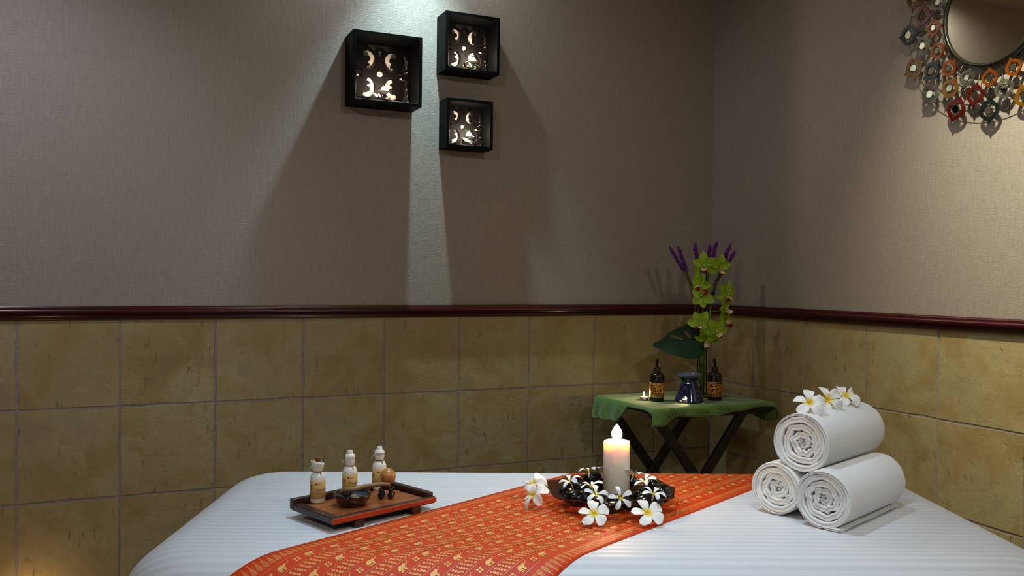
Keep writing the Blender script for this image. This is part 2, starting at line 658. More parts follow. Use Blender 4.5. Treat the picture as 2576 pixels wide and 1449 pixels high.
def ring_tube(R, r, z=0.0, seg=48, rs=8, bm=None, ry=None):
    bm = bm or bmesh.new()
    ry = ry or R
    rows = []
    for i in range(seg):
        a = 2 * pi * i / seg
        rows.append([bm.verts.new(((R + r * cos(b)) * cos(a), (ry + r * cos(b)) * sin(a), z + r * sin(b))) for b in [2 * pi * k / rs for k in range(rs)]])
    for i in range(seg):
        for k in range(rs):
            bm.faces.new((rows[i][k], rows[(i + 1) % seg][k], rows[(i + 1) % seg][(k + 1) % rs], rows[i][(k + 1) % rs]))
    bmesh.ops.recalc_face_normals(bm, faces=bm.faces)
    return bm


def grid(fn, nu, nv, bm=None, closed_u=False):
    """fn(i/nu, j/nv) -> Vector"""
    bm = bm or bmesh.new()
    V = [[bm.verts.new(fn(i / nu, j / nv)) for j in range(nv + 1)] for i in range(nu + (0 if closed_u else 1))]
    m = len(V)
    for i in range(nu):
        for j in range(nv):
            bm.faces.new((V[i][j], V[(i + 1) % m][j], V[(i + 1) % m][j + 1], V[i][j + 1]))
    return bm


def shape_mesh(name, loops, depth):
    """flat polygon with holes, extruded to the given depth (local XY, thickness along Z)"""
    cu = bpy.data.curves.new(name, 'CURVE')
    cu.dimensions = '2D'
    cu.fill_mode = 'BOTH'
    cu.extrude = depth / 2
    for lp in loops:
        sp = cu.splines.new('POLY')
        sp.points.add(len(lp) - 1)
        for p, (x, y) in zip(sp.points, lp):
            p.co = (x, y, 0, 1)
        sp.use_cyclic_u = True
    return curve_mesh(name, cu)


def curve_mesh(name, cu):
    t = bpy.data.objects.new('temp_shape', cu)
    COL.objects.link(t)
    bpy.context.view_layer.update()
    dg = bpy.context.evaluated_depsgraph_get()
    me = bpy.data.meshes.new_from_object(t.evaluated_get(dg))
    me.name = name
    bpy.data.objects.remove(t)
    bpy.data.curves.remove(cu)
    return me


def text_mesh(body, size, shear=0.0):
    cu = bpy.data.curves.new('lettering', 'FONT')
    cu.body = body
    cu.size = size
    cu.shear = shear
    cu.resolution_u = 2
    return curve_mesh('lettering', cu)


def solidify(o, t, offset=-1.0):
    md = o.modifiers.new('thickness', 'SOLIDIFY')
    md.thickness = t
    md.offset = offset
    return o


def subsurf(o, n=1):
    md = o.modifiers.new('smooth', 'SUBSURF')
    md.levels = n
    md.render_levels = n
    return o


def basis(nrm, spin=0.0, up=Vector((0, 0, 1))):
    z = Vector(nrm).normalized()
    x = up.cross(z)
    if x.length < 1e-3:
        x = Vector((1, 0, 0))
    x.normalize()
    y = z.cross(x)
    m = Matrix((x, y, z)).transposed()
    return (m @ Matrix.Rotation(spin, 3, 'Z')).to_4x4()


def nz3(p, s=1.0):
    return mnoise.noise(Vector(p) * s)


# ------------------------------------------------------------------ the room
T = 0.33
ZJ = 0.7395
XL, YF = -4.7, -5.2
fl = struct(obj('floor', boxm((XL) / 2, YF / 2, -0.05, -XL + 0.2, -YF + 0.2, 0.1), 'floor', smooth=False))
ce = struct(obj('ceiling', boxm(XL / 2, YF / 2, CEIL + 0.05, -XL + 0.2, -YF + 0.2, 0.1), 'ceiling', smooth=False))
wb = struct(obj('wall_back', boxm(XL / 2, 0.05, CEIL / 2, -XL + 0.2, 0.1, CEIL), 'wallpaper', smooth=False))
wr = struct(obj('wall_right', boxm(0.05, YF / 2, CEIL / 2, 0.1, -YF, CEIL), 'wallpaper', smooth=False))
wl = struct(obj('wall_left', boxm(XL - 0.05, YF / 2, CEIL / 2, 0.1, -YF, CEIL), 'wallpaper', smooth=False))
wf = struct(obj('wall_front', boxm(XL / 2, YF - 0.05, CEIL / 2, -XL + 0.2, 0.1, CEIL), 'wallpaper', smooth=False))

# tiles: each one its own piece, chipped edges
obj('grout', boxm(XL / 2, -0.0013, 0.54, -XL, 0.0026, 1.08), 'grout', wb, smooth=False)
obj('grout', boxm(-0.0013, YF / 2, 0.54, 0.0026, -YF, 1.08), 'grout', wr, smooth=False)


def tile_mesh(seed):
    rnd = random.Random(seed)
    hw = T / 2 - 0.0022
    pts = []
    k = 5
    for s in range(4):
        for i in range(k):
            t = -1 + 2 * i / k
            j = 0.0 if i == 0 else abs(rnd.gauss(0, 0.0007)) + (0.0035 if rnd.random() < 0.12 else 0)
            x, z = t * hw, -hw + j
            if i == 0:
                q = rnd.uniform(0.0, 0.0012)
                x, z = -hw + q, -hw + q
            for _ in range(s):
                x, z = -z, x
            pts.append((x, z))
    bm = bmesh.new()
    back = [bm.verts.new((x, 0, z)) for x, z in pts]
    front = [bm.verts.new((x * 0.992, -0.0048 + rnd.uniform(-.0005, .0005), z * 0.992)) for x, z in pts]
    n = len(pts)
    for i in range(n):
        bm.faces.new((back[i], back[(i + 1) % n], front[(i + 1) % n], front[i]))
    bm.faces.new(front)
    bmesh.ops.recalc_face_normals(bm, faces=bm.faces)
    me = bpy.data.meshes.new('tile')
    bm.to_mesh(me)
    bm.free()
    me.materials.append(MAT['tile'])
    return me


TILES = [tile_mesh(s) for s in range(9)]


def put_tile(wall, along, z0, z1, a0, a1, right=False):
    o = bpy.data.objects.new('tile', random.choice(TILES))
    COL.objects.link(o)
    o.parent = wall
    sx = (a1 - a0) / T
    sz = (z1 - z0) / T
    flip = random.choice((1, -1))
    if right:
        o.location = (0, -(a0 + a1) / 2, (z0 + z1) / 2)
        o.rotation_euler = (0, 0, -pi / 2)
    else:
        o.location = ((a0 + a1) / 2, 0, (z0 + z1) / 2)
    o.scale = (sx * 1.0, 1, sz)


rows = [(ZJ, ZJ + T), (ZJ - T, ZJ), (ZJ - 2 * T, ZJ - T), (0.003, ZJ - 2 * T)]
for z0, z1 in rows:
    for n in range(-5, 9):
        a0 = (n - 9 + 0.0139) * T
        a1 = a0 + T if n < 8 else -0.008
        put_tile(wb, 'x', z0, z1, a0, a1)
    edges = [0.008, 0.3156] + [0.3156 + T * i for i in range(1, 8)]
    for a0, a1 in zip(edges[:-1], edges[1:]):
        put_tile(wr, 'y', z0, z1, a0, a1, True)


# chair rail
def rail_profile():
    zb, zt = 1.057, 1.106
    return [(0.0, zb), (0.014, zb), (0.018, zb + .004), (0.018, zb + .010), (0.022, zb + .014), (0.027, zb + .022), (0.028, zb + .030),
            (0.026, zb + .036), (0.022, zb + .040), (0.022, zt - .004), (0.019, zt), (0.0, zt)]


def rail(name, p0, p1, nrm):
    bm = bmesh.new()
    rowsv = []
    for p in (p0, p1):
        rowsv.append([bm.verts.new((p[0] + nrm[0] * d, p[1] + nrm[1] * d, z)) for d, z in rail_profile()])
    n = len(rowsv[0])
    for i in range(n):
        bm.faces.new((rowsv[0][i], rowsv[0][(i + 1) % n], rowsv[1][(i + 1) % n], rowsv[1][i]))
    bm.faces.new(rowsv[0])
    bm.faces.new(list(reversed(rowsv[1])))
    bmesh.ops.recalc_face_normals(bm, faces=bm.faces)
    return struct(obj(name, bm, 'rail', smooth=True, autosmooth=40))


rail('trim_1', (XL, -0.0005), (0, -0.0005), (0, -1))
rail('trim_2', (-0.0005, -0.0005), (-0.0005, YF), (-1, 0))

# ------------------------------------------------------------------ the massage bed
U0, U1, V0, V1 = -1.735, 0.04, -2.79, -1.925
RE, RC = 0.11, 0.17
bed = thing('massage_bed', 'massage bed made up with a white satin-striped sheet', 'bed', (0, 0, 0), BA)


def bed_sheet():
    bm = bmesh.new()
    uvl = bm.loops.layers.uv.new('uv')
    cu, cv = (U0 + U1) / 2, (V0 + V1) / 2
    hu, hv = (U1 - U0) / 2, (V1 - V0) / 2
    prof = []
    for i in range(13):
        a = (pi / 2) * i / 12
        prof.append((RE - RE * sin(a), BED - RE * (1 - cos(a)), RE * a))
    arc = RE * pi / 2
    for i in range(1, 12):
        zz = BED - RE - 0.38 * i / 11
        prof.append((0.0, zz, arc + 0.38 * i / 11))
    # plan outline: straight runs plus corner arcs
    NS, NC = 30, 10

    def outline(ins):
        pts = []
        rc = max(RC - ins, 0.002)
        a, b = hu - ins, hv - ins
        for q, (sx, sy) in enumerate(((1, -1), (1, 1), (-1, 1), (-1, -1))):
            ccx, ccy = sx * (a - rc), sy * (b - rc)
            st = -pi / 2 + q * pi / 2
            for i in range(NC + 1):
                an = st + (pi / 2) * i / NC
                pts.append((ccx + rc * cos(an), ccy + rc * sin(an), cos(an), sin(an)))
            nx = ((1, 1), (-1, 1), (-1, -1), (1, -1))[q]
            # straight run to the next corner
            ex, ey = pts[-1][0], pts[-1][1]
            nxc = (nx[0] * (a - rc), nx[1] * (b - rc))
            fx = nxc[0] + rc * cos(st + pi / 2)
            fy = nxc[1] + rc * sin(st + pi / 2)
            for i in range(1, NS):
                pts.append((ex + (fx - ex) * i / NS, ey + (fy - ey) * i / NS, cos(st + pi / 2), sin(st + pi / 2)))
        return pts

    rowsv, uvs = [], {}
    for k, (ins, z, arcl) in enumerate(prof):
        row = []
        base = outline(RE)
        for idx, (x, y, nx, ny) in enumerate(outline(ins)):
            hang = max(0.0, (BED - RE - z) / 0.38)
            amp = -0.012 * hang * (1 + sin(idx * 0.9)) - 0.005 * hang * (1 + sin(idx * 2.3 + 1))
            # long soft wrinkles just over the long edges
            zz = z
            vert = bm.verts.new((cu + x + nx * amp, cv + y + ny * amp, zz))
            bx, by = base[idx][0], base[idx][1]
            uvs[vert] = (cu + bx + nx * arcl, cv + by + ny * arcl)
            row.append(vert)
        rowsv.append(row)
    n = len(rowsv[0])
    for k in range(len(rowsv) - 1):
        for i in range(n):
            bm.faces.new((rowsv[k][i], rowsv[k + 1][i], rowsv[k + 1][(i + 1) % n], rowsv[k][(i + 1) % n]))
    bm.faces.new(rowsv[0])
    for f in bm.faces:
        for lp in f.loops:
            lp[uvl].uv = uvs[lp.vert]
    bmesh.ops.recalc_face_normals(bm, faces=bm.faces)
    return bm


sheet = obj('fitted_sheet', bed_sheet(), 'sheet', bed)
obj('base', boxm((U0 + U1) / 2, (V0 + V1) / 2, 0.36, U1 - U0 - .16, V1 - V0 - .16, 0.5, 0.01), 'base', bed)
for su in (U0 + .14, U1 - .14):
    for sv in (V0 + .13, V1 - .13):
        obj('leg', boxm(su, sv, 0.055, 0.06, 0.06, 0.11, 0.004), 'dkwood', bed)

# ------------------------------------------------------------------ the orange runner
RA = radians(48)
RD = (cos(RA), sin(RA))
RN = (sin(RA), -cos(RA))
NC_ = 0.936
HWID = 0.211
VN, VFAR = V0 + RE, V1 - RE


def bedsurf(u, s, lift):
    """unrolled bed coordinate (u, s) -> bed local point"""
    if s < VN:
        d = VN - s
        if d < RE * pi / 2:
            a = d / RE
            return Vector((u, VN - (RE + lift) * sin(a), BED - RE + (RE + lift) * cos(a)))
        return Vector((u, V0 - lift, BED - RE - (d - RE * pi / 2)))
    if s > VFAR:
        d = s - VFAR
        if d < RE * pi / 2:
            a = d / RE
            return Vector((u, VFAR + (RE + lift) * sin(a), BED - RE + (RE + lift) * cos(a)))
        return Vector((u, V1 + lift, BED - RE - (d - RE * pi / 2)))
    return Vector((u, s, BED + lift))


A0, A1 = -2.95, -1.84      # extent along the runner (a = p . RD)


def strip(a, b, lift):
    n = NC_ + b
    u = a * RD[0] + n * RN[0]
    s = a * RD[1] + n * RN[1]
    return bedsurf(u, s, lift)


# range of a so that the hanging parts reach below the edge
A0 = (VN - 0.42) * RD[1] + (-1.45) * RD[0]
A1 = (VFAR + 0.36) * RD[1] + (-0.45) * RD[0]
runner = thing('bed_runner', 'orange silk runner with gold elephants laid diagonally over the white bed', 'runner', (0, 0, 0), BA)
bm = bmesh.new()
uvl = bm.loops.layers.uv.new('uv')
NA, NB = 150, 30
vv = []
for i in range(NA + 1):
    row = []
    for j in range(NB + 1):
        a = A0 + (A1 - A0) * i / NA
        b = -HWID + 2 * HWID * j / NB
        row.append((bm.verts.new(strip(a, b, 0.0012)), (a, b)))
    vv.append(row)
for i in range(NA):
    for j in range(NB):
        q = (vv[i][j], vv[i + 1][j], vv[i + 1][j + 1], vv[i][j + 1])
        f = bm.faces.new([x[0] for x in q])
        for lp, x in zip(f.loops, q):
            lp[uvl].uv = x[1]
bmesh.ops.recalc_face_normals(bm, faces=bm.faces)
rc = obj('silk_cloth', bm, 'silk', runner)
solidify(rc, 0.001, -1)

BORD, EB, DB = 0.042, 0.0262, 0.0255
gold = bmesh.new()
lines = bmesh.new()


def poly(bmx, pts, lift=0.0018):
    try:
        bmx.faces.new([bmx.verts.new(strip(a, b, lift)) for a, b in pts])
    except ValueError:
        pass


def line_strip(b0, b1):
    n = 150
    prev = None
    for i in range(n + 1):
        a = A0 + (A1 - A0) * i / n
        cur = (lines.verts.new(strip(a, b0, 0.0017)), lines.verts.new(strip(a, b1, 0.0017)))
        if prev:
            lines.faces.new((prev[0], cur[0], cur[1], prev[1]))
        prev = cur


# elephant silhouette in a unit box (x along the runner, y towards the runner's left edge)
ELE = [
    [(-.50, .05), (-.46, .22), (-.34, .34), (-.15, .40), (.05, .37), (.18, .30), (.20, -.02), (.10, -.08), (-.10, -.10), (-.30, -.08), (-.44, -.12)],
    [(.18, .30), (.24, .42), (.34, .44), (.42, .36), (.42, .22), (.36, .10), (.20, .02)],
    [(.38, .34), (.50, .26), (.50, .16), (.40, .22)], [(.50, .26), (.62, .26), (.60, .17), (.50, .16)], [(.62, .26), (.74, .40), (.70, .46), (.58, .30)], [(.74, .40), (.84, .42), (.82, .50), (.70, .46)],
    [(-.44, -.08), (-.32, -.06), (-.30, -.46), (-.42, -.46)], [(-.26, -.08), (-.16, -.08), (-.14, -.44), (-.24, -.44)],
    [(.00, -.08), (.10, -.06), (.12, -.46), (.01, -.46)], [(.12, -.04), (.21, 0.0), (.24, -.42), (.14, -.42)],
    [(-.50, .05), (-.56, -.02), (-.60, -.26), (-.56, -.28), (-.53, -.05), (-.46, 0)],
]


def elephant(a, b):
    s = 0.0195
    for pl in ELE:
        poly(gold, [(a + x * s, b - y * s * 0.92) for x, y in pl])


def dots(a, b):
    h = 0.0021
    for dx in (-1, 1):
        for dy in (-1, 1):
            poly(gold, [(a + dx * .0031 + h * sx, b + dy * .0031 + h * sy) for sx, sy in ((-1, -1), (1, -1), (1, 1), (-1, 1))])


def diamond(a, b, h=0.0030):
    w = 0.42
    o_ = [(a - h, b), (a, b - h), (a + h, b), (a, b + h)]
    i_ = [(a - h * w, b), (a, b - h * w), (a + h * w, b), (a, b + h * w)]
    for k in range(4):
        poly(gold, [o_[k], o_[(k + 1) % 4], i_[(k + 1) % 4], i_[k]])
    q = h * .2
    poly(gold, [(a - q, b), (a, b - q), (a + q, b), (a, b + q)])


def fern(a, b, side):
    """stalk at the runner's edge, chevrons growing towards the middle"""
    L = 0.030
    w = 0.0005
    poly(gold, [(a - w, b), (a + w, b), (a + w, b + side * L * .35), (a - w, b + side * L * .35)])
    m = 9
    for k in range(m):
        y = b + side * (L * .33 + L * .67 * k / m)
        h = 0.0016 + 0.0042 * (k / m) ** 0.8
        t = 0.0009
        for sx in (-1, 1):
            poly(gold, [(a, y), (a + sx * h, y - side * h * .8), (a + sx * h, y - side * h * .8 + side * t), (a, y + side * t)])


period = EB + DB
for sgn in (-1, 1):
    a = A0 + 0.004
    while a < A1 - 0.004:
        fern(a, sgn * (HWID - 0.005), -sgn)
        a += 0.0125
b0 = -HWID + BORD
line_strip(b0 - 0.0012, b0 + 0.0006)
for r in range(7):
    bE = b0 + r * period + EB / 2
    a = A0 + 0.012 + (0.0285 if r % 2 else 0.0)
    k = 0
    while a < A1 - 0.01:
        elephant(a - 0.002, bE)
        if a + 0.0285 < A1 - .01:
            dots(a + 0.0285, bE)
        a += 0.057
    line_strip(b0 + r * period + EB - 0.0009, b0 + r * period + EB + 0.0009)
    if r < 6:
        bD = b0 + r * period + EB + DB / 2
        a = A0 + 0.01
        k = 0
        while a < A1 - 0.01:
            for q in range(4):
                diamond(a + (q - 1.5) * 0.0029, bD + (q - 1.5) * 0.0050)
            a += 0.0108
        line_strip(b0 + (r + 1) * period - 0.0009, b0 + (r + 1) * period + 0.0009)
for bmx in (gold, lines):
    bmesh.ops.recalc_face_normals(bmx, faces=bmx.faces)
gb = obj('gold_brocade', gold, 'gold', runner, smooth=False)
gb['kind'] = 'stuff'
ob_ = obj('ochre_stripes', lines, 'stripe', runner, smooth=True)
ob_['kind'] = 'stuff'


# ------------------------------------------------------------------ rolled towels
def towel(name, label, u, v, z, R, L, seed, tail=0.0, turns=3.7, start=-pi / 2, group='rolled white towels on the bed'):
    t = thing(name, label, 'towel', W(u, v, z), BA + radians(44.5) - pi / 2, group)
    rnd = random.Random(seed)
    ox = rnd.uniform(0, 50)
    pitch = R / (turns - 0.55)
    th = pitch * 0.90
    npt = int(turns * 40)
    t0 = 0.42 if tail > 0 else 0.22
    NY = 16
    prof = [(-0.5, -0.55), (-0.44, -0.16), (-0.27, 0.0), (-0.08, -0.24), (0.0, -0.34), (0.08, -0.24), (0.27, 0.0), (0.44, -0.16), (0.5, -0.55)]
    bm = bmesh.new()
    secs = []
    path = []
    if tail > 0:
        for i in range(6):
            s = 1 - i / 6
            path.append((tail * s, -R + th * .5 + 0.0, 0, -pi / 2, 0.0))
    for i in range(npt + 1):
        a = 2 * pi * turns * i / npt
        path.append((None, None, a, start - a, i / npt))
    for (px, pz, a, ang, fr) in path:
        ring = []

        def pt(off, y, k):
            if px is not None:
                lift = 0.002 * (0.5 + 0.5 * sin(y * 40 + ox))
                return (px, y, -R + (off + .5) * pitch * t0 + lift)
            x = a / (2 * pi)
            if x < 1:
                ro, ri = R, R - max(pitch * x, pitch * t0) * 0.93
            else:
                ro = R - pitch * (x - 1)
                ri = ro - th
            wob = 0.0
            if x > 0.9:
                m = min(1.0, (x - .9) * 0.8)
                wob = m * (0.0058 * nz3((cos(ang) * 3.1 + ox, sin(ang) * 3.1, y * 6 + fr * 3)) + 0.0016 * nz3((cos(ang) * 6 + ox, sin(ang) * 6, y * 8 + fr * 5)))
            r2 = max(0.0015, ri + (off + .5) * (ro - ri) + wob)
            return (r2 * cos(ang), y, r2 * sin(ang) * (0.985))
        rec = 0.012 * fr ** 1.3 + 0.0035 * nz3((ang * 1.2, ox, 3))
        for off, dy in prof:           # front lip
            ring.append(bm.verts.new(pt(off, -L / 2 + rec - dy * th * 0.6, 0)))
        for k in range(1, NY):
            ring.append(bm.verts.new(pt(0.5, -L / 2 + L * k / NY, k)))
        for off, dy in reversed(prof):
            ring.append(bm.verts.new(pt(off, L / 2 - rec + dy * th * 0.6, 0)))
        for k in range(NY - 1, 0, -1):
            ring.append(bm.verts.new(pt(-0.5, -L / 2 + L * k / NY, k)))
        secs.append(ring)
    n = len(secs[0])
    for i in range(len(secs) - 1):
        for k in range(n):
            k2 = (k + 1) % n
            bm.faces.new((secs[i][k], secs[i][k2], secs[i + 1][k2], secs[i + 1][k]))
    bm.faces.new(secs[0])
    bm.faces.new(list(reversed(secs[-1])))
    bmesh.ops.recalc_face_normals(bm, faces=bm.faces)
    obj('terry_roll', bm, 'terry', t)
    return t


AX = (cos(radians(44.5)), sin(radians(44.5)))
TL = 0.285


def tow(u, v):      # front face centre -> middle of the roll
    return u + AX[0] * TL / 2, v + AX[1] * TL / 2


r1, r2_, r3 = 0.0565, 0.0590, 0.0625
pL = tow(-0.4440, -2.4130)
pR = tow(-0.3820, -2.5190)
towel('rolled_towel', 'lower left rolled white towel, its coiled end beside the orange runner', pL[0], pL[1], BED + r1 + .001, r1, TL, 3, turns=4.2, start=-0.2)
towel('rolled_towel', 'rolled white towel at lower right, its loose flap lying on the sheet', pR[0], pR[1], BED + r2_ + .001, r2_, TL, 11, tail=0.040, turns=4.5)
mid = tow(-0.4035, -2.4505)
towel('rolled_towel', 'rolled white towel on top of the two others, carrying three flowers', mid[0], mid[1], BED + 0.1625, r3, TL, 23, turns=4.4, start=-2.1)
TOPZ = BED + 0.1625 + r3


# ------------------------------------------------------------------ frangipani
def petal_mesh(L, Wd, rise, curl, twist, cup, th0=0.0015, seed=0):
    NU, NV = 9, 6

    def fn(s, t):
        # s along the petal, t across
        x = 0.0016 + L * s
        q = (t - 0.5) * 2
        w = Wd * (0.10 + 1.0 * (s ** 0.85) * (1 - s ** 4.5) ** 0.6 * 1.05)
        if s > 0.999:
            w = Wd * 0.10
        y = q * w + 0.10 * Wd * sin(pi * s)
        z = rise * L * sin(s * pi * 0.55) - curl * L * s ** 2.4 + twist * w * q * s - cup * w * (1 - q * q) * s
        z += 0.02 * L * sin(q * 3 + seed) * s
        return Vector((x, y, z))
    return grid(fn, NU, NV)


def make_flower(kind):
    """returns list of (part name, mesh, material, thickness)"""
    parts = []
    if kind == 'big':
        bm = petal_mesh(0.031, 0.0150, 0.28, 0.30, 0.34, 0.25)
        mt = 'flower'
        tl, tr = 0.020, 0.0024
    elif kind == 'curl':
        bm = petal_mesh(0.033, 0.0150, 0.42, 0.62, 0.38, 0.30)
        mt = 'flower'
        tl, tr = 0.024, 0.0026
    else:
        bm = petal_mesh(0.0255, 0.0066, 0.42, 0.40, 0.20, 0.35)
        mt = 'flower_s'
        tl, tr = 0.016, 0.0018
    me = bpy.data.meshes.new('petal')
    bm.to_mesh(me)
    bm.free()
    for p in me.polygons:
        p.use_smooth = True
    me.materials.append(MAT[mt])
    tb = tube([(0, 0, 0.0004), (0, 0, -0.003), (0.0005, 0, -tl * .6), (0.002, 0, -tl)], [tr * 1.6, tr * 1.3, tr, tr * .9], 8)
    mt2 = bpy.data.meshes.new('flower_tube')
    tb.to_mesh(mt2)
    tb.free()
    for p in mt2.polygons:
        p.use_smooth = True
    mt2.materials.append(MAT[mt])
    return me, mt2


FL = {k: make_flower(k) for k in ('big', 'curl', 'small')}


def flower(kind, label, pos, nrm, spin=0.0, scale=1.0, group=None, jitter=0.06, seed=0):
    t = thing('frangipani', label, 'flower', pos, basis(nrm, spin), group)
    t.scale = (scale,) * 3
    pm, tm = FL[kind]
    rnd = random.Random(seed)
    for i in range(5):
        p = link_obj('petal', pm, None, t)
        p.rotation_euler = (rnd.uniform(-jitter, jitter) * 2, rnd.uniform(-jitter, jitter) * 2, 2 * pi * i / 5 + rnd.uniform(-jitter, jitter))
        solidify(p, 0.0006, 0)
    link_obj('flower_tube', tm, None, t)
    return t


def toward_cam(p):
    return (CAM - Vector(p)).normalized()


GB = 'loose frangipani on the orange runner'
p = W(-0.8420, -2.5060, 0.7445)
flower('big', 'open white frangipani with yellow throat lying front left of the glass plate', p, (BV * -0.60 + BU * -0.02 + Vector((0, 0, .80))), 0.30, 1.0, GB, 0.05, 4)
p = W(-0.7320, -2.5010, 0.7450)
flower('big', 'open white frangipani front right of the glass plate, at the runner edge', p, (BV * -0.60 + BU * 0.03 + Vector((0, 0, .80))), 0.55, 1.06, GB, 0.06, 9)
p = W(-0.9560, -2.2900, 0.7540)
flower('curl', 'white frangipani with curled petals left of the plate, the farther of the two', p, (BU * -0.45 + BV * -0.42 + Vector((0, 0, .78))), 0.2, 1.0, GB, 0.10, 5)
p = W(-0.9590, -2.3760, 0.7480)
flower('curl', 'white frangipani with curled petals left of the plate, the nearer one showing its green stem', p, (BU * -0.62 + BV * -0.40 + Vector((0, 0, .66))), 1.0, 1.0, GB, 0.12, 6)

GT = 'frangipani on the top towel'
for k, (dx, lab, nn, sp, sd) in enumerate((
        (0.038, 'white frangipani on the top towel, nearest its coiled end', (-.20, -.72, .62), 0.25, 1),
        (0.124, 'white frangipani on the top towel, middle of the row of three', (-.05, -.74, .62), 0.62, 2),
        (0.214, 'white frangipani on the top towel, farthest back of the three', (0.02, -.66, .70), 0.40, 3))):
    u = -0.4035 + AX[0] * dx
    v = -2.4505 + AX[1] * dx
    n_ = BU * nn[0] + BV * nn[1] + Vector((0, 0, nn[2]))
    flower('curl', lab, W(u, v, TOPZ + 0.016), n_, sp, 1.02, GT, 0.10, sd + 20)

# ------------------------------------------------------------------ candle plate
PC = (-0.787, -2.335)
plate = thing('glass_plate', 'smoked brown glass plate with a wavy rim holding black stones', 'plate', W(PC[0], PC[1], BED + 0.0018), BA)


def wavy(a, r, z):
    m = max(0.0, (r - 0.07) / 0.075)
    k = 1 + 0.022 * m * m * sin(9 * a + 0.6) + 0.015 * m * sin(5 * a)
    return r * k * (1.0 + 0.03 * abs(sin(a))), z + 0.0030 * m * m * sin(9 * a + 2.2)


obj('dish', lathe([(0, .006), (.05, .006), (.075, .009), (.100, .017), (.122, .026), (.136, .031), (.143, .033), (.144, .0345), (.136, .0345), (.120, .030), (.098, .0212), (.073, .0135), (.05, .0105), (0, .0105)], 110, wavy), 'brownglass', plate)
obj('foot_ring', ring_tube(0.052, 0.004, 0.004, 48, 8), 'brownglass', plate)

candle = thing('pillar_candle', 'tall lit ivory pillar candle standing among black stones', 'candle', W(-0.7690, -2.3000, BED + 0.0125), BA)
CH = 0.124
cb = obj('wax_body', lathe([(0, 0), (.0285, 0), (.0296, .002), (.0296, CH - .004), (.0285, CH - .0008), (.0265, CH), (.022, CH - .002), (.012, CH - .005), (0, CH - .006)], 48), 'wax', candle)
obj('wick', tube([(0, 0, CH - .008), (0.0005, 0, CH), (.002, .001, CH + .006)], .0009, 6), 'wick', cb)
FH = 0.036
obj('flame', lathe([(0, CH + .001), (.0060, CH + .003), (.0108, CH + .009), (.0122, CH + .016), (.0104, CH + .023), (.0056, CH + .031), (0, CH + FH + .002)], 20), 'flame', candle)
pl = point('candle_light', W(-0.7690, -2.3000, BED + 0.0125 + CH + 0.05), 0.8, (1.0, 0.66, 0.34), 0.012)


def pebble(u, v, z, sx, sy, sz, ang, tilt, label, seed):
    bm = bmesh.new()
    bmesh.ops.create_icosphere(bm, subdivisions=3, radius=1.0)
    for vv_ in bm.verts:
        c = vv_.co
        k = 1 + 0.10 * nz3((c.x * 1.3 + seed * 7, c.y * 1.3, c.z * 1.3))
        vv_.co = Vector((c.x * sx, c.y * sy, c.z * sz)) * k
    o = obj('pebble', bm, 'stone')
    o.location = W(u, v, z)
    o.rotation_euler = (tilt, tilt * .5, BA + ang)
    return tag(o, label, 'stone', 'black pebbles on the glass plate')


PEB = [  # u, v, z, sx, sy, sz, angle, tilt
    (-0.884, -2.352, .748, .022, .017, .016, 0.4, .2, 'black pebble at the far left of the plate, partly behind a larger one'),
    (-0.868, -2.405, .751, .027, .021, .018, 0.1, .15, 'largest round black pebble at the left front of the plate'),
    (-0.846, -2.318, .752, .026, .020, .017, 0.5, .2, 'black pebble left of the candle, behind the big left one'),
    (-0.858, -2.268, .750, .024, .019, .016, 0.9, .1, 'black pebble at the back left of the plate'),
    (-0.812, -2.252, .757, .028, .018, .017, 0.0, .2, 'black pebble at the back of the plate, left of the candle'),
    (-0.690, -2.318, .757, .022, .018, .021, 1.0, .5, 'upright black pebble standing at the right of the plate'),
    (-0.680, -2.383, .756, .024, .018, .021, 0.8, .4, 'glossy black pebble at the far right of the plate, nearest the rim'),
    (-0.716, -2.425, .750, .031, .021, .017, 0.2, .1, 'broad glossy black pebble at the right front of the plate'),
    (-0.752, -2.443, .744, .025, .017, .012, 0.0, .0, 'flat black pebble at the front of the plate, right of the centre'),
    (-0.797, -2.452, .744, .026, .016, .013, 0.1, .0, 'flat black pebble at the front centre of the plate'),
    (-0.828, -2.428, .746, .025, .017, .014, 0.3, .1, 'flat black pebble at the front of the plate, left of the centre'),
    (-0.718, -2.345, .745, .024, .018, .014, 0.6, .1, 'dull grey-black pebble lying right beside the candle foot'),
    (-0.775, -2.390, .744, .026, .017, .013, 0.0, .05, 'black pebble at the candle foot, straight in front of it'),
    (-0.735, -2.245, .752, .025, .019, .016, 0.3, .1, 'black pebble at the back of the plate, right of the candle'),
    (-0.822, -2.372, .746, .022, .017, .014, 0.7, .1, 'small black pebble between the candle and the big left one'),
]
for i, a in enumerate(PEB):
    pebble(*a[:8], a[8], i)

GS = 'small frangipani among the black pebbles'
SF = [  # u, v, z, normal (u,v,z), spin, label
    (-0.8330, -2.4560, .772, (-.05, -.55, .80), 0.2, 'small white flower on the left front pebbles, facing forward'),
    (-0.7840, -2.4770, .770, (.05, -.80, .60), 0.5, 'small white flower at the plate front, right below the candle'),
    (-0.8790, -2.3650, .777, (-.35, -.20, .90), 0.1, 'small white flower drooping over the left rim pebbles'),
    (-0.8300, -2.2800, .784, (-.10, .30, .95), 0.4, 'small white flower at the back left, seen from behind its petals'),
    (-0.7960, -2.2700, .780, (.05, .35, .92), 0.0, 'small white flower just behind the candle, on its left'),
    (-0.7330, -2.3150, .783, (.25, .20, .95), 0.3, 'small white flower just behind the candle, on its right'),
    (-0.7160, -2.3700, .780, (-.30, -.15, .93), 0.8, 'small white flower right of the candle, tilted towards it'),
    (-0.7140, -2.4640, .776, (.15, -.25, .95), 0.5, 'small white flower open on the broad right front pebble'),
    (-0.8360, -2.3960, .775, (-.15, -.10, .97), 0.9, 'small white flower left of the candle, behind the forward-facing one'),
]
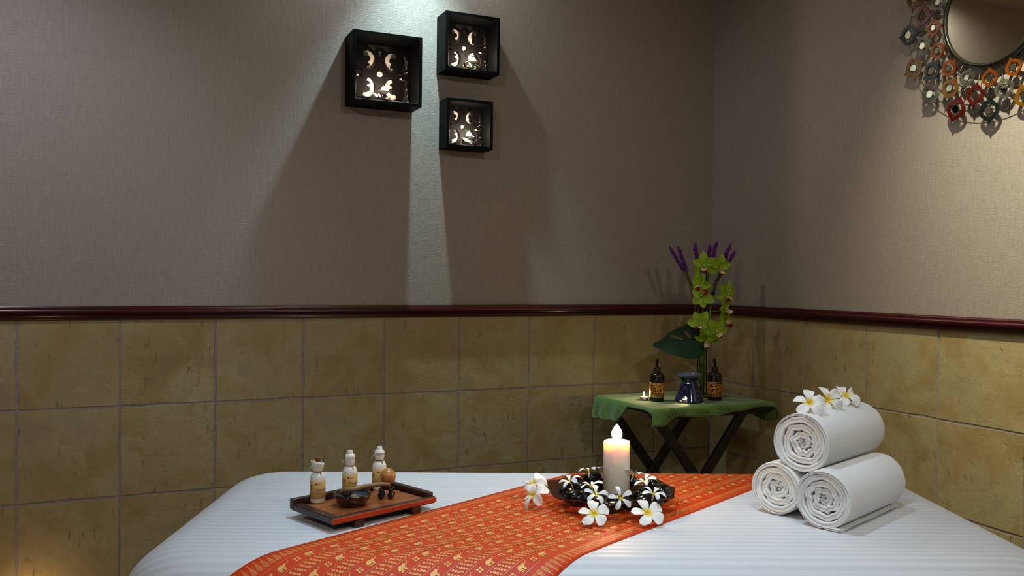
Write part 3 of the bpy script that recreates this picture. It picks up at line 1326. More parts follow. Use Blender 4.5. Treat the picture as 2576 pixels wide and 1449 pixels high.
for i, (u, v, z, n_, sp, lab) in enumerate(SF):
    flower('small', lab, W(u, v, z), BU * n_[0] + BV * n_[1] + Vector((0, 0, n_[2])), sp, 1.0, GS, 0.08, 40 + i)

# ------------------------------------------------------------------ wooden tray
TC = (-1.3180, -2.4230)
TA = radians(44.1)
TZ = BED
tray = thing('wooden_tray', 'low wooden tray on feet with dark rims and a reddish front edge', 'tray', W(TC[0], TC[1], TZ), BA + TA)
TLn, TWd = 0.262, 0.160
npl = 5
pw = (TWd - 0.034) / npl
obj('base_board', boxm(0, 0, 0.0185, TLn - 0.006, TWd - 0.006, 0.006, 0.0006, 1), 'dkwood', tray, smooth=False)
for i in range(npl):
    y = -TWd / 2 + 0.017 + pw * (i + .5)
    obj('plank', boxm(0, y, 0.0240, TLn - 0.042, pw - 0.0026, 0.0055, 0.0008, 1), 'plank', tray, smooth=False)
obj('rim', boxm(0, TWd / 2 - .006, 0.0295, TLn, 0.012, 0.021, 0.0012), 'dkwood', tray, smooth=False)
obj('rim', boxm(TLn / 2 - .007, -.001, 0.0280, 0.014, TWd - .026, 0.018, 0.0012), 'dkwood', tray, smooth=False)
obj('rim', boxm(-TLn / 2 + .010, -.001, 0.0245, 0.020, TWd - .026, 0.011, 0.0012), 'dkwood', tray, smooth=False)
obj('rim', boxm(0, -TWd / 2 + .0105, 0.0245, TLn, 0.012, 0.008, 0.0010), 'dkwood', tray, smooth=False)
obj('front_edge', boxm(0, -TWd / 2 + .0025, 0.0225, TLn, 0.005, 0.0100, 0.0010), 'redwood', tray, smooth=False)
for x in (-0.066, 0.078):
    obj('foot', boxm(x, -0.004, 0.0078, 0.022, TWd - 0.012, 0.0152, 0.001), 'dkwood', tray, smooth=False)
TS = TZ + 0.027


def wrap_text(body, size, r, ang0, z, mat, parent, shear=0.3):
    me = text_mesh(body, size, shear)
    for v in me.vertices:
        a = ang0 + v.co.x / r
        v.co = Vector((r * cos(a), r * sin(a), z + v.co.y))
    return link_obj('lettering', me, mat, parent)


def oil_bottle(label, u, v, kind, name_text, turn):
    # local +X faces the camera
    p = W(u, v, TS + .0003)
    d = CAM - p
    t = thing('oil_bottle', label, 'bottle', p, atan2(d.y, d.x) + turn, 'paper-wrapped oil bottles on the wooden tray')
    R = 0.0157
    obj('wrapped_body', lathe([(0, 0), (R * .93, 0), (R, .002), (R, .047), (R * .97, .053), (R * .86, .0585), (R * .66, .0625), (R * .56, .064)], 36), 'paper', t)
    lb = obj('paper_label', lathe([(R * 1.012, .0100), (R * 1.025, .0102), (R * 1.025, .0465), (R * 1.012, .0467)], 36), 'kraft', t)
    tt = obj('twine_tie', ring_tube(R * .60, .0011, .0645, 24, 6), 'twine', t)
    tb = tube([(R * .58, R * .2, .0645), (R * .75, R * .35, .062), (R * .80, R * .45, .058)], .0008, 5)
    obj('twine_knot', tb, 'twine', tt)

    def ruff(a, r, z):
        k = max(0.0, (z - .066) / .016)
        return r * (1 + .07 * k * sin(3 * a + 1.1) + .03 * k * sin(7 * a)), z + .0035 * k * sin(a + 2.6) + .0008 * k * sin(6 * a)
    if kind == 'open':
        col = obj('paper_collar', lathe([(R * .56, .064), (R * .62, .067), (R * .74, .073), (R * .82, .080), (R * .84, .084)], 36, ruff), 'paper', t)
        solidify(col, 0.0005, 0)
        obj('glass_neck', lathe([(R * .50, .064), (R * .50, .080), (R * .62, .0815), (R * .64, .085), (R * .40, .0855), (R * .36, .080)], 24), 'glass', t)
        obj('cork', lathe([(0, .080), (R * .30, .080), (R * .37, .0925), (R * .35, .0935), (0, .0938)], 20), 'cork', t)
    else:
        hi = 0.0 if kind == 'wrap' else -0.002

        def crump(a, r, z):
            k = 0.07 * nz3((cos(a) * 2 + u * 90, sin(a) * 2, z * 220))
            return r * (1 + k), z
        obj('paper_wrap', lathe([(R * .56, .064), (R * .64, .068), (R * .68, .074), (R * .66, .080), (R * .72, .0825 + hi), (R * .70, .0855 + hi), (R * .56, .0885 + hi), (R * .40, .0900 + hi)], 40, crump), 'paper', t)
        obj('cap', lathe([(R * .40, .0895 + hi), (R * .38, .0955 + hi), (R * .34, .0965 + hi), (0, .0968 + hi)], 20), 'paper', t)
    obj('paper_flap', solid_flap(R, .078), 'paper', t)
    wrap_text('Bali', .0056, R * 1.03, -0.05, .0385, 'purple', lb, 0.0)
    lg = lathe([(0, .0), (.0023, .0)], 12)
    for vv_ in lg.verts:
        x, y = vv_.co.x, vv_.co.y
        a = -0.25 + x / (R * 1.03)
        vv_.co = Vector((R * 1.03 * cos(a), R * 1.03 * sin(a), .0402 + y))
    obj('round_logo', lg, 'purple', lb, smooth=False)
    wrap_text(name_text, .0092, R * 1.03, -0.28, .0255, 'ink', lb, 0.45)
    wrap_text('Aroma', .0050, R * 1.03, -0.25, .0195, 'ink', lb, 0.2)
    fb = bmesh.new()
    pts = [(0.0, 0.0), (.0018, -.003), (.004, -.0035), (.0042, .003), (.005, .006), (.003, .008), (.001, .006), (.0, .004)]
    fb.faces.new([fb.verts.new((R * 1.03 * cos(-1.1 + x / R), R * 1.03 * sin(-1.1 + x / R), .031 + y)) for x, y in pts])
    obj('flower_print', fb, 'purple', lb, smooth=False)
    return t


def solid_flap(R, z):
    def fn(s, t):
        a = -1.25 + 0.9 * (t - .5) * (1 - .3 * s)
        r = R * (.60 + .62 * s)
        return Vector((r * cos(a), r * sin(a), z - .006 + .004 * (1 - s) + .006 * (t - .5) * s * 2 + .002 * sin(5 * s)))
    bm = grid(fn, 5, 4)
    r = bmesh.ops.extrude_face_region(bm, geom=list(bm.faces))
    bmesh.ops.translate(bm, vec=(0, 0, .0006), verts=[g for g in r['geom'] if isinstance(g, bmesh.types.BMVert)])
    bmesh.ops.recalc_face_normals(bm, faces=bm.faces)
    return bm


oil_bottle('paper-wrapped oil bottle with a brown cork and open paper collar, leftmost on the tray', -1.4150, -2.4330, 'open', 'Lavender', 0.05)
oil_bottle('white paper-wrapped oil bottle with capped neck in the middle, behind the dark bowl', -1.3580, -2.3720, 'wrap', 'Frangipani', 0.05)
oil_bottle('white paper-wrapped oil bottle at the back right of the tray, half behind the wooden ball', -1.3020, -2.3150, 'wrap2', 'Lavender', 0.05)

# dark bowl
bw = thing('lacquer_bowl', 'small dark lacquered bowl on the tray with shining oil inside', 'bowl', W(-1.3385, -2.4560, TS), BA)
obj('shell', lathe([(0, 0), (.024, 0), (.027, .002), (.034, .010), (.038, .020), (.0385, .025), (.0365, .0255), (.0355, .020), (.031, .010), (.024, .0045), (0, .004)], 48), 'bowl', bw)
obj('oil', lathe([(0, .0195), (.0352, .0195)], 40), 'oil', bw)

# ladle made from a branch
sp_path = [W(-1.3640, -2.4620, .7700), W(-1.3600, -2.4650, .7790), W(-1.3500, -2.4680, .7830), W(-1.3370, -2.4700, .7815), W(-1.3240, -2.4600, .7845), W(-1.3050, -2.4500, .7860), W(-1.2800, -2.4370, .7870), W(-1.2600, -2.4330, .7850)]
ld = thing('wooden_ladle', 'wooden ladle with a knobbly branch handle resting on the dark bowl', 'ladle', (0, 0, 0))
hd = obj('handle', tube(sp_path, [.0032, .0052, .0056, .0040, .0060, .0050, .0046, .0040], 10), 'branch', ld)
subsurf(hd, 1)
sc_ = bmesh.new()
bmesh.ops.create_icosphere(sc_, subdivisions=3, radius=1.0)
for v in sc_.verts:
    v.co = Vector((v.co.x * .0135, v.co.y * .0115, v.co.z * .0075))
so = obj('scoop', sc_, 'bowl', ld)
so.location = W(-1.3490, -2.4600, .7740)
so.rotation_euler = (0, 0, BA + .4)

# bead massager with a ball grip
mg = thing('wooden_massager', 'wooden hand massager with a tan ball grip on dark bead feet', 'massager', W(-1.2760, -2.3930, TS), BA)
bb = bmesh.new()
bmesh.ops.create_uvsphere(bb, u_segments=32, v_segments=20, radius=0.0172)
bmesh.ops.translate(bb, vec=(0.003, 0, 0.0460), verts=bb.verts)
obj('ball_grip', bb, 'ball', mg)
obj('neck', lathe([(0, .018), (.008, .018), (.0095, .022), (.0085, .029), (0.005, .033), (0, .033)], 24), 'bead', mg)
for dx, dy in ((-.0105, -.010), (.0105, -.010), (-.0105, .010), (.0105, .010)):
    obj('bead_foot', lathe([(0, 0), (.0045, .0008), (.0068, .005), (.0070, .008), (.0052, .0125), (.0042, .014), (.0050, .016), (.0046, .020), (.0030, .0225), (0, .0228)], 20, off=(dx, dy, 0)), 'bead', mg)

# ------------------------------------------------------------------ corner stand
TX0, TX1, TY0, TY1, TTOP = -0.720, -0.125, -0.590, -0.150, 0.710
stand = thing('tray_stand', 'black wooden folding table with crossed legs in the corner', 'table', ((TX0 + TX1) / 2, (TY0 + TY1) / 2, 0))
scx, scy = (TX0 + TX1) / 2, (TY0 + TY1) / 2
obj('tabletop', boxm(0, 0, TTOP - 0.012, TX1 - TX0, TY1 - TY0, 0.022, 0.004), 'blackwood', stand)
obj('apron', boxm(0, TY0 - scy + 0.05, TTOP - 0.036, TX1 - TX0 - .10, 0.018, 0.030, 0.002), 'blackwood', stand, smooth=False)
obj('apron', boxm(0, TY1 - scy - 0.05, TTOP - 0.036, TX1 - TX0 - .10, 0.018, 0.030, 0.002), 'blackwood', stand, smooth=False)


def leg_bar(p0, p1, w, d):
    p0, p1 = Vector(p0), Vector(p1)
    L = (p1 - p0).length
    ang = atan2(p1.x - p0.x, p1.z - p0.z)
    bm = bmesh.new()
    box(bm, 0, 0, 0, w, d, L, 0.003)
    bmesh.ops.rotate(bm, cent=(0, 0, 0), matrix=Matrix.Rotation(ang, 3, 'Y'), verts=bm.verts)
    bmesh.ops.translate(bm, vec=(p0 + p1) / 2, verts=bm.verts)
    return bm


for yy in (TY0 + 0.045, TY1 - 0.045):
    s = 1 if yy < -0.4 else -1
    obj('leg', leg_bar((-0.700 - scx, yy - scy - .010 * s, 0.694), (-0.175 - scx, yy - scy - .010 * s, 0.012), 0.040, 0.019), 'blackwood', stand, smooth=False)
    obj('leg', leg_bar((-0.215 - scx, yy - scy + .010 * s, 0.694), (-0.740 - scx, yy - scy + .010 * s, 0.012), 0.040, 0.019), 'blackwood', stand, smooth=False)
for x, z in ((-0.190, 0.06), (-0.725, 0.06)):
    obj('stretcher', boxm(x - scx + (-.03 if x > -.5 else .03), 0, z, 0.022, TY1 - TY0 - .09, 0.022, 0.002), 'blackwood', stand, smooth=False)


# the green cloth
def fold(x, y, lift=0.0):
    cx = min(max(x, TX0), TX1)
    cy = min(max(y, TY0), TY1)
    dx, dy = x - cx, y - cy
    d = hypot(dx, dy)
    if d < 1e-6:
        return Vector((x, y, TTOP + .0012 + lift))
    nx, ny = dx / d, dy / d
    r = 0.012
    if d < r * pi / 2:
        a = d / r
        h, dz = r * sin(a), r * (1 - cos(a))
    else:
        h, dz = r, r + (d - r * pi / 2)
    flare = 0.16 * max(0, dz - r)
    return Vector((cx + nx * (h + flare), cy + ny * (h + flare), TTOP + .0012 - dz + lift))


def pw_lin(t, pts):
    for (t0, v0), (t1, v1) in zip(pts[:-1], pts[1:]):
        if t <= t1:
            q = (t - t0) / (t1 - t0)
            q = q * q * (3 - 2 * q)
            return v0 + (v1 - v0) * q
    return pts[-1][1]


bm = bmesh.new()
uvl = bm.loops.layers.uv.new('uv')
NXc, NYc = 70, 56
vv = []
for i in range(NXc + 1):
    row = []
    for j in range(NYc + 1):
        s, t = i / NXc, j / NYc
        oL = pw_lin(t, [(0, .045), (.22, .016), (.45, .020), (.62, .095), (1, .105)])
        oR = pw_lin(t, [(0, .075), (.25, .100), (.5, .050), (1, .012)])
        oF = pw_lin(s, [(0, .066), (.10, .072), (.22, .040), (.42, .050), (.62, .034), (.8, .022), (1, .030)])
        x = (TX0 - oL) * (1 - s) + (TX1 + oR) * s
        y = (TY0 - oF) * (1 - t) + (TY1 + .002) * t
        pz = fold(x, y)
        edge = max(0.0, hypot(x - min(max(x, TX0), TX1), y - min(max(y, TY0), TY1)) - 0.015)
        pz += Vector((0.10 * edge * sin(y * 60), -0.16 * edge * (1 + sin(x * 42)), 0))
        row.append((bm.verts.new(pz), (x, y)))
    vv.append(row)
for i in range(NXc):
    for j in range(NYc):
        q = (vv[i][j], vv[i + 1][j], vv[i + 1][j + 1], vv[i][j + 1])
        f = bm.faces.new([k[0] for k in q])
        for lp, k in zip(f.loops, q):
            lp[uvl].uv = k[1]
bmesh.ops.recalc_face_normals(bm, faces=bm.faces)
cl = obj('table_cloth', bm, 'cloth')
solidify(cl, 0.0012, 0)
tag(cl, 'green cloth with dark line-drawn blossoms draped over the corner table', 'tablecloth')
CT = TTOP + 0.0026


def on_table(x, y):
    p_ = onz(x, y, CT)
    return p_.x, p_.y



def pump_bottle(label, x, y):
    p = Vector((x, y, CT))
    d = CAM - p
    t = thing('pump_bottle', label, 'bottle', p, atan2(d.y, d.x), 'brown pump bottles on the corner table')
    R = 0.0310
    obj('bottle_body', lathe([(0, 0), (R * .95, 0), (R, .003), (R, .098), (R * .97, .106), (R * .86, .114), (R * .60, .119), (R * .46, .121), (R * .46, .124), (0, .124)], 40), 'bottle', t)
    pl_ = obj('leopard_label', lathe([(R * 1.005, .019), (R * 1.015, .0195), (R * 1.015, .0765), (R * 1.005, .077)], 40), 'leopard', t)
    for z in (.0185, .0775):
        obj('silver_band', ring_tube(R * 1.004, .0011, z, 40, 6), 'silver', pl_)
    obj('collar', lathe([(R * .46, .120), (R * .47, .121), (R * .47, .139), (R * .44, .141), (R * .2, .1415), (0, .1415)], 28), 'bottle', t)
    pb = lathe([(0, .141), (.0048, .141), (.0050, .158), (.0062, .159), (.0070, .161), (.0070, .174), (.0060, .177), (0, .1775)], 18)
    ph = obj('pump_head', pb, 'bottle', t)
    obj('nozzle', tube([(0, 0, .168), (.012, -.004, .1685), (.019, -.007, .166)], [.0042, .0036, .0028], 10), 'bottle', ph)
    return t


pump_bottle('dark brown pump bottle with leopard-print label left of the blue oil burner', *on_table(1652, 1008))
pump_bottle('dark brown pump bottle with leopard-print label right of the blue oil burner, before the vase', *on_table(1797, 1006))

# oil burner (a pierced shell with a tealight inside)
BX, BY = on_table(1733, 1011)
bd = (CAM - Vector((BX, BY, CT)))
bang = atan2(bd.y, bd.x)
burner = thing('oil_burner', 'blue glazed ceramic oil burner with pierced front and grey rim', 'oil burner', (BX, BY, CT), bang)
SEG = 120
NR = 44
outer = []
for i in range(NR + 1):
    z = 0.080 * i / NR
    s = i / NR
    r = 0.0625 * (1 - s) ** 0.9 + 0.033 * (1 - (1 - s) ** 0.9)
    outer.append((r - 0.003 * max(0, 0.08 - s) / .08, z))
holes = set()
rnd = random.Random(5)


def hole_test(j, i):
    a = 2 * pi * (i + .5) / SEG
    a = (a + pi) % (2 * pi) - pi
    z = 0.080 * (j + .5) / NR
    r = 0.055
    # arched opening at the left of the front
    da = a + 0.40
    if abs(da) < 0.30 and z < 0.030 * sqrt(max(0, 1 - (da / 0.30) ** 2)) + 0.002:
        return True
    # fan of small holes above it
    for ring, nh in ((0.036, 5), (0.046, 7), (0.056, 9)):
        for k in range(nh):
            th = radians(25 + 130 * k / (nh - 1))
            ha = -0.18 - cos(th) * ring / 0.052
            hz = 0.006 + sin(th) * ring * 1.0 + 0.004
            if ((a - ha) * 0.048) ** 2 + (z - hz) ** 2 < 0.0021 ** 2:
                return True
    return False


obj('pierced_base', lathe(outer, SEG, None, hole_test), 'ceramic', burner)
od = obj('oil_dish', lathe([(0, .0795), (.032, .0795), (.0325, .082), (.036, .090), (.043, .099), (.049, .106)], 56), 'ceramic', burner)
obj('dish_rim', lathe([(.049, .106), (.0512, .112), (.0508, .118), (.0485, .1195), (.0465, .117), (.040, .104), (.030, .094), (0, .090)], 56), 'rimglaze', od)


def tealight(label, loc, fl_scale, power):
    t = thing('tealight', label, 'candle', loc, 0.0, 'small tealights on the corner table')
    obj('tin_cup', lathe([(0, 0), (.0185, 0), (.019, .001), (.019, .014), (.0183, .0142), (.0180, .010), (0, .010)], 28), 'tin', t)
    obj('wax', lathe([(0, .011), (.0178, .0108)], 24), 'wax', t)
    obj('wick', tube([(0, 0, .010), (0, 0, .016)], .0008, 5), 'wick', t)
    obj('flame', lathe([(0, .014), (.0034 * fl_scale, .018), (.0046 * fl_scale, .0225), (.0028 * fl_scale, .029), (0, .036)], 14), 'flame', t)
    point('tealight_glow', Vector(loc) + Vector((0, 0, .030)), power, (1.0, 0.70, 0.38), 0.006)
    return t


tealight('lit tealight glowing inside the pierced blue burner', (BX + cos(bang - .4) * 0.026, BY + sin(bang - .4) * 0.026, CT), 1.3, 0.55)
tealight('lit tealight standing left of the left pump bottle', (*on_table(1620, 1006), CT), 0.9, 0.22)

# vase with flowers
VX, VY = on_table(1765, 998)
vase = thing('glass_vase', 'slim tall glass vase of stems behind the right pump bottle', 'vase', (VX, VY, CT))
obj('glass', lathe([(0, 0), (.025, 0), (.0265, .003), (.0255, .02), (.0225, .08), (.0205, .15), (.0205, .21), (.0235, .245), (.0228, .246), (.0195, .212), (.0192, .15), (.021, .08), (.0235, .02), (.022, .008), (0, .007)], 48), 'vaseglass', vase)
obj('water', lathe([(0, .008), (.0205, .009), (.0225, .022), (.0202, .08), (.0187, .14), (0, .14)], 36), 'water', vase)
VM = Vector((VX, VY, CT + 0.235))
VDEPTH = (VM - CAM).dot(_fw)


def atd(x, y, dd=0.0):
    """point at the vase's distance from the room's viewer side, dd metres nearer (-) or farther (+)"""
    return CAM + ray(x, y) * (VDEPTH + dd)


rnd = random.Random(12)
LIA = [((1685, 621), 0.02, 'purple liatris spike leaning farthest left in the vase'), ((1706, 621), 0.05, 'purple liatris spike leaning left, second from the left'),
       ((1748, 613), 0.03, 'upright purple liatris spike left of the orchid top'), ((1786, 617), 0.05, 'purple liatris spike just right of the topmost orchid'),
       ((1803, 608), 0.02, 'tallest purple liatris spike above the orchids'), ((1838, 614), 0.05, 'thick purple liatris spike leaning right'), ((1849, 633), 0.07, 'short thin purple liatris spike at the far right')]
for k, ((tx, ty), dd, lab) in enumerate(LIA):
    tip = atd(tx, ty, dd)
    a = k * 2.4
    foot = Vector((VX + .008 * cos(a), VY + .008 * sin(a), CT + .012))
    neck = Vector((VX + .013 * cos(a), VY + .013 * sin(a), CT + .236))
    t = thing('liatris', lab, 'flower', foot, None, 'purple liatris in the vase')
    P = []
    for i in range(15):
        s = i / 14
        if s < .3:
            P.append(foot.lerp(neck, s / .3))
        else:
            q = (s - .3) / .7
            m = neck.lerp(tip, q)
            out = (tip - neck)
            m += Vector((out.x, out.y, 0)) * (-0.18 * sin(pi * q))
            P.append(m)
    P = [q - foot for q in P]
    obj('stem', tube(P, [.0026] * 14 + [.0012], 7), 'liastem', t)
    bl = bmesh.new()
    gr = bmesh.new()
    short = 0.75 if k == 6 else 1.0
    LB = 0.115 * short
    top = P[-1]
    # sample the upper stem
    acc = 0.0
    i = len(P) - 1
    n_f = 0
    dist = [0]
    for q in range(len(P) - 1, 0, -1):
        dist.append(dist[-1] + (P[q] - P[q - 1]).length)

    def on_stem(dd_):
        for q in range(len(dist) - 1):
            if dist[q + 1] >= dd_:
                f_ = (dd_ - dist[q]) / (dist[q + 1] - dist[q])
                return P[len(P) - 1 - q].lerp(P[len(P) - 2 - q], f_)
        return P[0]
    nfl = 190
    for q in range(nfl):
        dd_ = LB * (q / nfl)
        c = on_stem(dd_)
        rr = (0.0030 + 0.0050 * min(1, dd_ / .02)) * rnd.uniform(.55, 1.15) * (0.8 if k == 6 else 1.0)
        an = q * 2.39996
        r_ = bmesh.ops.create_icosphere(bl, subdivisions=1, radius=rnd.uniform(.0022, .0036))
        bmesh.ops.translate(bl, vec=c + Vector((cos(an) * rr, sin(an) * rr, rnd.uniform(-.002, .002))), verts=r_['verts'])
    for q in range(70):
        dd_ = LB + rnd.uniform(0, 0.17)
        c = on_stem(dd_)
        an = rnd.uniform(0, 2 * pi)
        ln = 0.012 + 0.16 * max(0, dd_ - LB) * rnd.uniform(.5, 1.2)
        e = c + Vector((cos(an) * ln * .55, sin(an) * ln * .55, ln * .75))
        w_ = Vector((-sin(an), cos(an), 0)) * .0011
        m_ = c.lerp(e, .5) + Vector((0, 0, .002))
        vs4 = [gr.verts.new(x) for x in (c - w_, c + w_, m_ + w_, e, m_ - w_)]
        gr.faces.new(vs4)
    o = obj('flower_spike', bl, 'liatris', t)
    o2 = obj('foliage', gr, 'liastem', t)


# orchid spray
def orchid_petal(L, Wd, cup, curl):
    def fn(s, t):
        q = (t - .5) * 2
        w = Wd * (sin(pi * (s ** 0.75) * 0.97 + .03) ** 0.75)
        return Vector((.004 + L * s, q * w, cup * w * q * q - curl * L * s * s + .12 * L * s))
    return grid(fn, 8, 5)


def mesh_of(bm, name, mat):
    me = bpy.data.meshes.new(name)
    bm.normal_update()
    bm.to_mesh(me)
    bm.free()
    for p_ in me.polygons:
        p_.use_smooth = True
    me.materials.append(MAT[mat])
    return me


OSEP = mesh_of(orchid_petal(.050, .0205, .25, .22), 'petal', 'orchid')
OPET = mesh_of(orchid_petal(.046, .0190, .30, .10), 'petal', 'orchid')


def lip_fn(s, t):
    q = (t - .5) * 2
    a = q * 1.9 * (1 - .45 * s)
    r = .0075 + .0035 * s
    return Vector((r * cos(a) * .9 + .006 - .0 * s, r * sin(a), .004 + .022 * s - .010 * max(0, s - .6) * (1 - abs(q))))


OLIP = mesh_of(grid(lip_fn, 6, 8), 'lip', 'lip')


def tip_fn(s, t):
    q = (t - .5) * 2
    return Vector((.013 + .010 * s, q * (.0105 - .004 * s * s), .026 - .010 * s * s + .003 * cos(q * 3)))


OTIP = mesh_of(grid(tip_fn, 4, 6), 'lip_tip', 'liptip')
OCOL = mesh_of(tube([(.001, 0, .002), (-.001, 0, .012), (.002, 0, .019)], [.0035, .0032, .0038], 8), 'column', 'column')

spray = thing('orchid_spray', 'arching spray of lime green orchids with crimson lips in the vase', 'orchid', (VX, VY, CT + .012))
ORG = Vector((VX, VY, CT + .012))
SPATH = [ORG, Vector((VX + .004, VY, CT + .12)), VM + Vector((0, -.004, 0)), atd(1786, 815, -.02), atd(1788, 765, -.03), atd(1783, 715, -.03), atd(1788, 672, -.03), atd(1790, 655, -.03)]
obj('stem', tube([p_ - ORG for p_ in SPATH], [.0036, .0036, .0034, .0033, .003, .0027, .0022, .0014], 8), 'stemgreen', spray)
ORC = [  # px, dd, facing (camera right, up, toward viewer), spin
    ((1772, 666), -.05, (-.30, -.25, .9), 0.1), ((1810, 672), -.055, (.25, -.30, .9), -0.1), ((1763, 712), -.05, (-.85, -.1, .5), 0.3),
    ((1768, 744), -.065, (-.45, .1, .9), 2.2), ((1826, 738), -.05, (.50, -.2, .8), -0.2), ((1822, 776), -.045, (.70, -.1, .6), 0.5),
    ((1762, 812), -.055, (-.20, -.1, .95), -0.5), ((1800, 832), -.07, (.25, -.2, .95), 0.6), ((1826, 806), -.03, (.75, -.1, .5), -0.6), ((1778, 852), -.045, (-.25, -.75, .6), 0.2)]
for k, ((ox_, oy_), dd, nf_, spn) in enumerate(ORC):
    pos = atd(ox_, oy_, dd)
    n_ = CR * nf_[0] + CU * nf_[1] - _fw * nf_[2]
    # nearest stem point for the pedicel
    best = min((SPATH[3].lerp(SPATH[7], q / 20) for q in range(21)), key=lambda s_: (s_ - pos).length + 0.5 * abs(s_.z - pos.z + .015))
    obj('pedicel', tube([best - ORG, (best + pos) / 2 - ORG - Vector((0, 0, .006)), pos - ORG - n_.normalized() * .002], .0015, 6), 'stemgreen', spray)
    fo = bpy.data.objects.new('orchid_flower', OCOL)
    COL.objects.link(fo)
    fo.parent = spray
    fo.location = pos - ORG
    fo.rotation_euler = (basis(n_, spn)).to_euler()
    for i, (me, ang) in enumerate(((OSEP, 90), (OSEP, 208), (OSEP, 332), (OPET, 150), (OPET, 30))):
        q = bpy.data.objects.new('petal', me)
        COL.objects.link(q)
        q.parent = fo
        q.rotation_euler = (0, rnd.uniform(-.12, .12), radians(ang))
        q.scale = (1.05, 1.05, 1.05)
    for me in (OLIP, OTIP):
        q = bpy.data.objects.new(me.name.split('.')[0], me)
        COL.objects.link(q)
        q.parent = fo
        q.rotation_euler = (0, 0, radians(-90))
        q.scale = (1.35, 1.35, 1.35)

# monstera leaf
lo = [(0, -.005), (.02, -.05), (.06, -.062), (.105, -.050), (.150, -.030), (.190, -.002), (.213, .022), (.180, .040), (.150, .062), (.110, .082), (.070, .088), (.030, .075), (.005, .045), (-.008, .015)]


def smooth_loop(pts, n=4):
    out = []
    m = len(pts)
    for i in range(m):
        p0, p1, p2, p3 = (Vector(pts[(i + k - 1) % m]) for k in range(4))
        for k in range(n):
            t = k / n
            out.append(tuple(0.5 * ((2 * p1) + (-p0 + p2) * t + (2 * p0 - 5 * p1 + 4 * p2 - p3) * t * t + (-p0 + 3 * p1 - 3 * p2 + p3) * t ** 3)))
    return out


hl = [[(.066, .036), (.088, .060), (.080, .066), (.060, .044)], [(.098, .030), (.140, .046), (.136, .052), (.094, .037)]]
me = shape_mesh('leaf_blade', [smooth_loop(lo)] + [smooth_loop(h, 3) for h in hl], 0.0012)
lf = thing('monstera_leaf', 'dark green split leaf hanging left from the vase', 'leaf', (VX, VY, CT + .012))
lp0 = atd(1772, 866, -.03)
LX = (-CR * .98 - _fw * .12).normalized()
LY = (CU * .93 + _fw * .30).normalized()
LZ = LX.cross(LY)
bm = bmesh.new()
bm.from_mesh(me)
bmesh.ops.triangulate(bm, faces=bm.faces)
bmesh.ops.subdivide_edges(bm, edges=[e for e in bm.edges if e.calc_length() > .03], cuts=2)
for v in bm.verts:
    x, y, z = v.co
    zz = z + 0.9 * (abs(y - .008 - x * .02)) ** 1.6 * 1.2 - 1.4 * x * x
    v.co = (lp0 - ORG) + LX * x + LY * (y - .006) + LZ * -zz
bmesh.ops.recalc_face_normals(bm, faces=bm.faces)
obj('blade', bm, 'leaf', lf, smooth=True, autosmooth=50)
obj('stalk', tube([Vector((.003, -.006, .0)), Vector((.004, -.004, .12)), VM - ORG + Vector((-.004, -.008, .004)), lp0 - ORG + LX * .01], .0022, 7), 'stemgreen', lf)
bpy.data.meshes.remove(me)

# ------------------------------------------------------------------ wall boxes with globes
FR_HALF = []


def arc_pts(cx, cy, rx, ry, a0, a1, n):
    return [(cx + rx * cos(radians(a0 + (a1 - a0) * i / n)), cy + ry * sin(radians(a0 + (a1 - a0) * i / n))) for i in range(n + 1)]


def fret_loops(h):
    k = 0.985
    loops = [[(-k, -k), (k, -k), (k, k), (-k, k)]]
    loops.append(arc_pts(0, 0, .105, .105, 0, 345, 23))
    for sy in (1, -1):
        loops.append([(x, y * sy) for x, y in [(-.44, .93), (.44, .93), (.34, .82), (.24, .76)] + arc_pts(0, .66, .20, .20, 35, 145, 8) + [(-.24, .76), (-.34, .82)]])
        loops.append([(x, y * sy) for x, y in [(0, .76), (.07, .66), (0, .55), (-.07, .66)]])
        for sx in (1, -1):
            c = arc_pts(.42, .42, .27, .31, 62, 262, 16) + [(.44, .22), (.35, .24), (.33, .31), (.40, .33), (.42, .38), (.33, .42), (.31, .48), (.34, .55), (.42, .57), (.52, .55)]
            loops.append([(x * sx, y * sy) for x, y in c])
            c = arc_pts(.70, .42, .22, .33, 80, -72, 14) + [(.74, .20), (.82, .26), (.83, .34), (.77, .38), (.82, .45), (.80, .54)]
            loops.append([(x * sx, y * sy) for x, y in c])
            loops.append([(x * sx, y * sy) for x, y in [(.56, .06), (.74, .03), (.74, .08), (.92, .08), (.92, .20), (.78, .20), (.78, .13), (.58, .13)]])
    return [[(x * h, y * h) for x, y in lp] for lp in loops]


def shadow_box(label, x0, x1, z0, z1, dep):
    w, hgt = x1 - x0, z1 - z0
    t = thing('shadow_box', label, 'wall box', ((x0 + x1) / 2, 0, z0), None, 'black wall boxes')
    th = 0.013
    obj('top_board', boxm(0, -dep / 2, hgt - th / 2, w, dep, th, 0.001, 1), 'black', t, smooth=False)
    obj('bottom_board', boxm(0, -dep / 2, th / 2, w, dep, th, 0.001, 1), 'black', t, smooth=False)
    for s in (-1, 1):
        obj('side_board', boxm(s * (w / 2 - th / 2), -dep / 2, hgt / 2, th, dep, hgt - 2 * th, 0.001, 1), 'black', t, smooth=False)
    me = shape_mesh('fret_screen', fret_loops(w / 2 - th), 0.008)
    o = link_obj('fret_screen', me, 'screen', t)
    o.rotation_euler = (pi / 2, 0, 0)
    o.location = (0, -0.0085, hgt / 2)
    return t


BOXES = [
    ('large square black wall box with a scrolled cut-out back, leftmost of three', -1.8165, -1.5340, 1.9050, 2.1850, 0.128),
    ('medium square black wall box with a scrolled cut-out back, upper right of three', -1.4285, -1.1870, 2.0740, 2.3140, 0.110),
    ('small square black wall box with a scrolled cut-out back, lower right of three', -1.4150, -1.2090, 1.7600, 1.9630, 0.098)]


